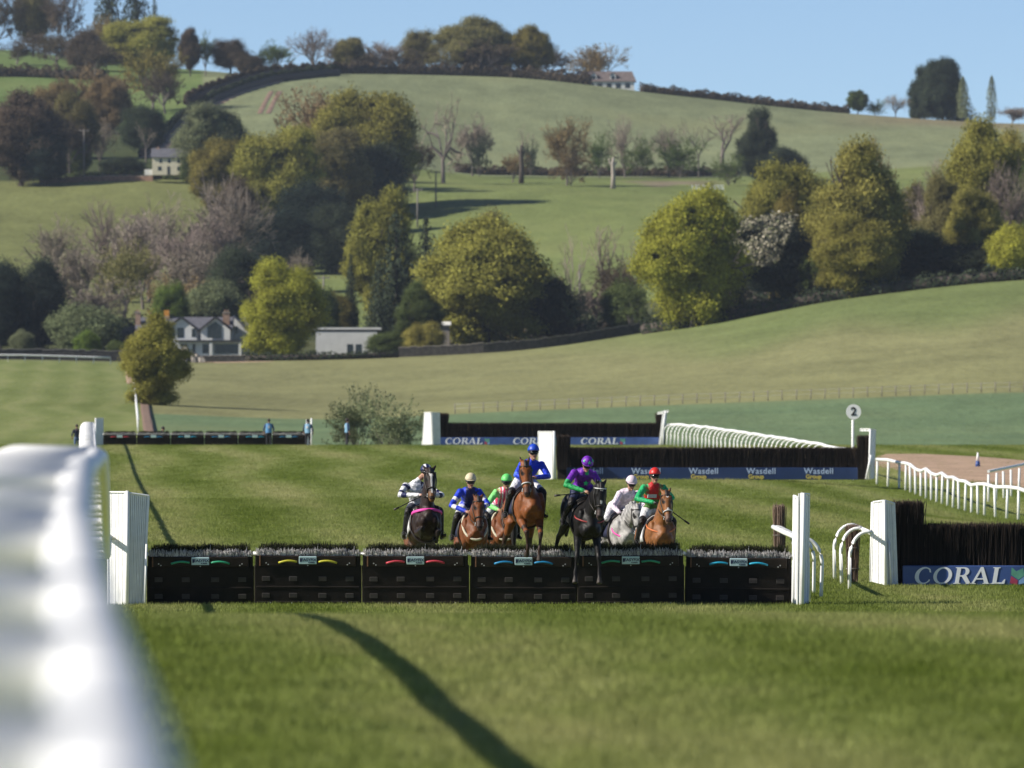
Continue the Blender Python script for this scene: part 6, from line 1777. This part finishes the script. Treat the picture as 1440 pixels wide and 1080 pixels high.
hedge('undergrowth under the left wood', [(-40, 1470), (60, 1480), (170, 1500), (260, 1520), (345, 1520)], 3.5, 5.0, 'dark', 40, 0.42)
hedge('undergrowth along the middle of the right belt', [(1030, 1400), (1150, 1390), (1280, 1380), (1460, 1372)], 5.0, 6.0, 'dark', 46, 0.42)

def wall(label, pts, h, t, m, name='stone_wall'):
    W_ = [xy(x, d) for x, d in pts]; o0 = Vector((*W_[0], gz(*W_[0])))
    r = empty(name, o0); tag(r, label, 'wall')
    b = MB(); cp = MB()
    n = 14; g = random.Random(7)
    for i in range(len(W_) - 1):
        for k in range(n):
            a = Vector(W_[i]).lerp(Vector(W_[i + 1]), k / n); c = Vector(W_[i]).lerp(Vector(W_[i + 1]), (k + 0.985) / n)
            za, zc = gz(*a), gz(*c); hh = h * g.uniform(0.92, 1.06)
            b.hexa([Vector((a.x, a.y, za - .3)) - o0, Vector((c.x, c.y, zc - .3)) - o0, Vector((c.x, c.y + t, zc - .3)) - o0, Vector((a.x, a.y + t, za - .3)) - o0],
                   [Vector((a.x, a.y, za + hh)) - o0, Vector((c.x, c.y, zc + hh)) - o0, Vector((c.x, c.y + t, zc + hh)) - o0, Vector((a.x, a.y + t, za + hh)) - o0])
            cp.hexa([Vector((a.x, a.y - .06, za + hh)) - o0, Vector((c.x, c.y - .06, zc + hh)) - o0, Vector((c.x, c.y + t + .06, zc + hh)) - o0, Vector((a.x, a.y + t + .06, za + hh)) - o0],
                    [Vector((a.x, a.y - .06, za + hh + .12)) - o0, Vector((c.x, c.y - .06, zc + hh + .12)) - o0, Vector((c.x, c.y + t + .06, zc + hh + .12)) - o0, Vector((a.x, a.y + t + .06, za + hh + .12)) - o0])
    b.build('masonry', m, r); cp.build('coping', M['stone'], r)  # pale coping colour paints in the sunlit wall top
M['dwall'] = mat('dark_stone', (0.06, 0.055, 0.05), 0.95, 1.5, 0.4)  # plain dark tone for the wall faces
wall('dark stone wall with lit top painted pale below the garden trees', [(560, 1330), (680, 1330), (770, 1332), (850, 1336), (908, 1338)], 1.5, 0.5, M['dwall'])
wall('dark garden wall in front of the house', [(270, 1318), (300, 1318), (345, 1318)], 0.9, 0.4, M['dwall'])
wall('reddish boundary wall under the cream cottage', [(55, 2098), (130, 2095), (215, 2092)], 1.3, 0.5, mat('reddish_stone', (0.24, 0.15, 0.11), 0.95, 1.5, 0.25))
wall('long low dark wall behind the far rail', [(-80, 1335), (60, 1337), (180, 1338)], 1.6, 0.5, M['dwall'])

# ------------------------------------------------------------------ buildings
def bld(name, label, x, d, cat):
    r = empty(name, GX(x, d)); tag(r, label, cat); return r
class HB_:
    """house frame: photo pixels in the facade plane become metres"""
    def __init__(s, r, xc, d): s.r, s.xc, s.k, s.g = r, xc, d / F, r.location.z
    def X(s, x): return (x - s.xc) * s.k
    def Z(s, y): return ZC + (540 - y) * s.k - s.g
    def box(s, name, x0, x1, y0, y1, d0, d1, m, par=None):
        b = MB(); b.box(s.X(x0), s.X(x1), d0, d1, s.Z(y0), s.Z(y1)); return b.build(name, m, par or s.r)
    def gable(s, name, x0, x1, y0, ya, d0, d1, m, xa=None):
        b = MB(); b.prism([(s.X(x0), s.Z(y0)), (s.X(x1), s.Z(y0)), (s.X(xa or (x0 + x1) / 2), s.Z(ya))], d0, d1); return b.build(name, m, s.r)
    def slope(s, name, a, b_, c, e, th, m, par=None):
        v = [Vector((s.X(q[0]), q[2], s.Z(q[1]))) for q in (a, b_, c, e)]
        n = (v[1] - v[0]).cross(v[3] - v[0]).normalized()
        if n.z < 0: n = -n
        b = MB(); b.hexa(v, [q + n * th for q in v]); return b.build(name, m, par or s.r)
    def window(s, x0, x1, y0, y1, df, m='glass', bars=1):
        f = s.box('window', x0, x1, y0, y1, df - 0.03, df + 0.12, M['frame'])
        e = 0.35
        s.box('pane', x0 + e, x1 - e, y0 - e, y1 + e, df - 0.05, df - 0.02, M[m], f)
        for k in range(1, bars + 1):
            xm = x0 + (x1 - x0) * k / (bars + 1); s.box('glazing_bar', xm - .15, xm + .15, y0 - e, y1 + e, df - 0.07, df - 0.045, M['frame'], f)
    def gable_roof(s, x0, x1, y0, ya, d0, d1, over=1.6, th=0.18):
        xa = (x0 + x1) / 2; sl = (y0 - ya) / (xa - x0)
        s.slope('roof_slope', (x0 - over, y0 + over * sl, d0 - .3), (xa, ya, d0 - .3), (xa, ya, d1), (x0 - over, y0 + over * sl, d1), th, M['slate'])
        s.slope('roof_slope', (xa, ya, d0 - .3), (x1 + over, y0 + over * sl, d0 - .3), (x1 + over, y0 + over * sl, d1), (xa, ya, d1), th, M['slate'])
        s.slope('bargeboard', (x0 - over, y0 + over * sl, d0 - .36), (xa, ya, d0 - .36), (xa, ya, d0 - .28), (x0 - over, y0 + over * sl, d0 - .28), th * 1.3, M['dark_trim'])
        s.slope('bargeboard', (xa, ya, d0 - .36), (x1 + over, y0 + over * sl, d0 - .36), (x1 + over, y0 + over * sl, d0 - .28), (xa, ya, d0 - .28), th * 1.3, M['dark_trim'])
M['frame'] = mat('dark_window_frame', (0.05, 0.055, 0.06), 0.6); M['dark_trim'] = mat('dark_trim', (0.035, 0.035, 0.04), 0.6)
M['orange_pot'] = mat('orange_pot', (0.60, 0.26, 0.04), 0.7)
d = 1345
r = bld('house', 'large pale house with two slate gables and dark glazing behind the lone tree', 262, d, 'house'); h_ = HB_(r, 262, d)
h_.box('wall', 195, 325, 508, 463, 0.0, 8.0, M['wall_w'])
h_.slope('roof_slope', (190, 464, -.3), (327, 464, -.3), (327, 447, 4.0), (190, 447, 4.0), .18, M['slate'])
h_.slope('roof_slope', (190, 447, 4.0), (327, 447, 4.0), (327, 464, 8.3), (190, 464, 8.3), .18, M['slate'])
for (a, b_) in ((234, 277), (283, 324)):
    h_.box('gable_wall', a, b_, 508, 464, -1.4, 0.0, M['wall_w'])
    h_.gable('gable', a, b_, 464, 448, -1.4, 3.0, M['wall_w']); h_.gable_roof(a, b_, 464, 447, -1.4, 4.0)
g2 = MB(); g2.prism([(h_.X(292), h_.Z(476)), (h_.X(312), h_.Z(476)), (h_.X(312), h_.Z(459)), (h_.X(303.5), h_.Z(452)), (h_.X(292), h_.Z(459))], -1.5, -1.36); gw = g2.build('gable_window', M['glass'], r)
for xx in (299, 305.5): h_.box('glazing_bar', xx - .2, xx + .2, 475.5, 457, -1.53, -1.49, M['frame'], gw)
h_.window(250, 259, 475, 461, -1.4); h_.window(270, 276, 474, 462, -1.4, 'glass', 0); h_.window(238, 246, 475, 462, -1.4)
h_.box('flat_roof', 248, 343, 481, 478.5, -5.2, -1.38, M['dark_trim'])
h_.box('lower_wall', 252, 341, 508, 481, -4.0, -1.42, M['wall_w'])
h_.window(256, 265, 497, 484, -4.0); h_.window(286, 295, 497, 484, -4.0, 'glass', 0); h_.window(303, 336, 497.5, 484, -4.0, 'glass', 3); h_.window(272, 276, 495, 484, -4.0, 'glass', 0)
for xx in (298, 339): h_.box('column', xx - 2, xx + 2, 508, 481, -5.1, -4.6, M['wall_w'])
h_.box('roof_light', 290, 300, 478.5, 475.5, -4.6, -3.2, M['wall_w'])
for (a, b_, y0, y1) in ((313, 322.5, 470, 437), (190, 197, 470, 437)):
    c = h_.box('chimney', a, b_, y0, y1 + 3, 1.0, 2.2, M['brick']); h_.box('chimney_cap', a - .6, b_ + .6, y1 + 3, y1 + 1.6, 0.9, 2.3, M['stone'], c)
    for k in (0.3, 0.7): h_.box('chimney_pot', a + (b_ - a) * k - .9, a + (b_ - a) * k + .9, y1 + 1.6, y1 - 1.5, 1.3, 1.7, M['brick'], c)
c = h_.box('chimney', 229, 237, 460, 444, 3.2, 4.4, M['brick']); h_.box('chimney_pot', 229.5, 236.5, 444, 436, 3.3, 4.3, M['orange_pot'], c)
d = 1352
r = bld('annexe', 'white annexe with a steep slate gable half hidden by the bright lime tree', 345, d, 'house'); h_ = HB_(r, 345, d)
h_.box('wall', 326, 372, 506, 466, 0, 7, M['wall_w']); h_.gable('gable', 326, 347, 466, 446, 0, 7, M['wall_w'], 330)
h_.slope('roof_slope', (327, 445, -.3), (352, 467, -.3), (352, 467, 7.3), (327, 445, 7.3), .2, M['slate'])
h_.slope('roof_slope', (340, 447, 3.0), (375, 447, 3.0), (375, 467, -.4), (352, 467, -.4), .2, M['slate'])
h_.window(330, 334, 470, 459, 0, 'glass', 0)
d = 1372
r = bld('barn', 'long white barn with pale flat roof behind the garden shrubs', 490, d, 'barn'); h_ = HB_(r, 490, d)
h_.box('wall', 444, 530, 503, 466, 0, 8, M['wall_w']); h_.box('flat_roof', 441, 536, 463.5, 460.5, -.15, 8.4, M['wall_w'])
h_.box('eaves_band', 443, 534, 466, 463.5, -.06, 8.1, M['dark_trim'])
for xx in (488, 500): h_.window(xx, xx + 8, 500, 484, 0, 'glass', 1)
r = bld('outbuilding', 'small pale shed roof between the barn and the golden tree', 612, 1360, 'shed'); h_ = HB_(r, 612, 1360)
h_.box('wall', 604, 632, 498, 458, 0, 5, M['stone']); h_.slope('roof_slope', (602, 458, -.3), (634, 458, -.3), (634, 453, 5.2), (602, 453, 5.2), .15, M['wall_w'])
# terrace bank of pale stone by the house
r = empty('stone_heap', GX(262, 1316)); tag(r, 'heap of pale stone beside the house terrace', 'stone heap')
g = random.Random(3); b = None
for k in range(26):
    a = g.uniform(0, 6.28); q = g.random() ** .5; sx_ = g.uniform(.5, 1.1)
    b = MB(); pts = [(math.cos(t) * sx_ * g.uniform(.7, 1.1), math.sin(t) * sx_ * .7) for t in np.linspace(0, 6.28, 7)[:-1]]
    z0 = 2.6 * (1 - q) * g.uniform(.5, 1)
    b.add([(x_, y_, -.4) for x_, y_ in pts] + [(x_ * .6, y_ * .6, .5) for x_, y_ in pts], [list(range(5, -1, -1)), list(range(6, 12))] + [(i, (i + 1) % 6, 6 + (i + 1) % 6, 6 + i) for i in range(6)])
    b.build('stone', M['stone'], r, (math.cos(a) * q * 3.2, math.sin(a) * q * 1.2, z0), (g.uniform(-.3, .3), g.uniform(-.3, .3), a))
d = 2085
r = bld('cottage', 'small cream cottage with grey slate roof on the hillside', 232, d, 'house'); h_ = HB_(r, 232, d)
h_.box('wall', 214, 262, 246, 221, 0, 6, M['wall_c']); h_.slope('roof_slope', (212, 222, -.3), (264, 222, -.3), (264, 209, 3), (212, 209, 3), .2, M['slate']); h_.slope('roof_slope', (212, 209, 3), (264, 209, 3), (264, 222, 6.3), (212, 222, 6.3), .2, M['slate'])
for s_ in ((214, 0.05), (261.4, 0)): 
    b = MB(); b.add([(h_.X(s_[0]), 0, h_.Z(221)), (h_.X(s_[0]), 6, h_.Z(221)), (h_.X(s_[0]), 3, h_.Z(210)), (h_.X(s_[0] + .6), 0, h_.Z(221)), (h_.X(s_[0] + .6), 6, h_.Z(221)), (h_.X(s_[0] + .6), 3, h_.Z(210))], [(0, 1, 2), (5, 4, 3), (0, 3, 4, 1), (1, 4, 5, 2), (2, 5, 3, 0)]); b.build('gable', M['wall_c'], r)
for xx in (224, 236, 249): h_.window(xx, xx + 4, 229, 223, 0, 'glass', 0)
for xx in (222, 249): h_.window(xx, xx + 5, 240, 234, 0, 'glass', 0)
h_.box('door', 235, 239, 246, 234, -.05, .1, M['frame'])
c = h_.box('chimney', 219, 224, 214, 207.5, 2.5, 3.4, M['brick']); h_.box('chimney_pot', 220.5, 222.5, 207.5, 206, 2.8, 3.1, M['brick'], c)
h_.box('porch', 203, 214, 246, 238, 1.0, 4.0, M['wall_w'])
d = 2600
r = bld('house', 'long low house with dormers and grey roof on the ridge crest', 850, d, 'house'); h_ = HB_(r, 850, d)
h_.box('wall', 812, 892, 132, 114, 0, 7, M['wall_w']); h_.slope('roof_slope', (809, 115, -.3), (895, 115, -.3), (889, 100.5, 3.5), (811, 100.5, 3.5), .2, M['slate_r']) if not M.update(slate_r=mat('brown_grey_tiles', (0.15, 0.12, 0.115), .8, 1, .2)) else None
h_.slope('roof_slope', (811, 100.5, 3.5), (889, 100.5, 3.5), (895, 115, 7.3), (809, 115, 7.3), .2, M['slate_r'])
for xx in (812, 831, 858):
    h_.box('dormer_wall', xx, xx + 8, 113, 105.5, 0.3, 3.0, M['wall_w']); h_.gable('dormer_gable', xx, xx + 8, 105.5, 102.5, .3, 3.0, M['wall_w'])
    h_.slope('dormer_roof', (xx - 1, 106, .1), (xx + 4, 101.8, .1), (xx + 4, 101.8, 3.2), (xx - 1, 106, 3.2), .12, M['slate_r']); h_.slope('dormer_roof', (xx + 4, 101.8, .1), (xx + 9, 106, .1), (xx + 9, 106, 3.2), (xx + 4, 101.8, 3.2), .12, M['slate_r'])
    h_.window(xx + 1.5, xx + 6.5, 112, 106.5, .3, 'glass', 0)
for xx in (816, 828, 840, 853, 866, 879): h_.window(xx, xx + 7, 124, 117, 0, 'glass', 0)

# poles
def pole(x, yt, d, label, arm=True):
    r = empty('utility_pole', GX(x, d)); tag(r, label, 'pole', 'wooden utility poles')
    h = ZC + (540 - yt) / F * d - r.location.z
    b = MB(); b.tube([(0, 0, -.3), (0, 0, h)], [.22, .15], 8); b.build('post', M['wood'], r)
    if arm:
        b = MB(); b.box(-1.2, 1.2, -.08, .08, h - .5, h - .25); b.build('crossarm', M['wood'], r)
        for s in (-1, 0, 1):
            b = MB(); b.tube([(s * 1.0, 0, h - .25), (s * 1.0, 0, h + .1)], .07, 6); b.build('insulator', M['stone'], r)
pole(587, 265, 1975, 'utility pole with crossarm at the edge of the wood shadow')
pole(613, 240, 2030, 'taller utility pole beside the twisted dead tree')
pole(118, 182, 2100, 'utility pole rising from the reddish wall left of the cottage')
pole(455, 388, 1640, 'short utility pole above the white barn')
pole(815, 372, 1480, 'slim pole among the bare trunks behind the stone wall', False)

# wire fence along the teal field
W_ = [(640 + 800 * t, 905 + 0 * t) for t in np.linspace(0, 1, 41)]
r = empty('post_fence', GX(640, 905)); tag(r, 'line of small wooden posts with wire along the top of the teal field', 'fence')
b = MB(); b.tube([(0, 0, -.2), (0, 0, 1.1)], .055, 6); pm = b.mesh('post')
tops = []
for x, d in W_:
    g_ = GX(x, d) - r.location; link('post', pm, M['wood'], r, g_, (random.uniform(-.05, .05), random.uniform(-.06, .06), 0)); tops.append(g_)
for z in (0.55, 1.0):
    b = MB(); b.tube([t + Vector((0, 0, z)) for t in tops], .012, 5); b.build('wire', M['bolt'], r)
# small white gates in the paddock
for x, lab in ((1133, 'small white field gate left of the pair in the paddock'), (1158, 'small white field gate right of the pair in the paddock')):
    r = empty('field_gate', GX(x - 150, 2100)); tag(r, lab, 'gate')
    for z in (.3, .7, 1.1):
        b = MB(); b.box(-1.6, 1.6, -.05, .05, z, z + .16); b.build('bar', M['white'], r)
    for s in (-1.65, 1.65):
        b = MB(); b.box(s - .08, s + .08, -.08, .08, -.1, 1.4); b.build('gate_post', M['white'], r)

# ------------------------------------------------------------------ haze
b = MB(); b.box(-2200, 2200, -150, 4300, -14, 200)
hz = b.build('haze', None); tag(hz, kind='stuff')
hm_ = bpy.data.materials.new('haze_air'); hm_.use_nodes = True
t = hm_.node_tree; t.nodes.remove(t.nodes['Principled BSDF'])
pv = t.nodes.new('ShaderNodeVolumePrincipled'); pv.inputs['Color'].default_value = (0.72, 0.83, 1.0, 1); pv.inputs['Density'].default_value = 0.000032; pv.inputs['Anisotropy'].default_value = 0.1
t.links.new(pv.outputs[0], t.nodes['Material Output'].inputs['Volume'])
hz.data.materials.append(hm_)
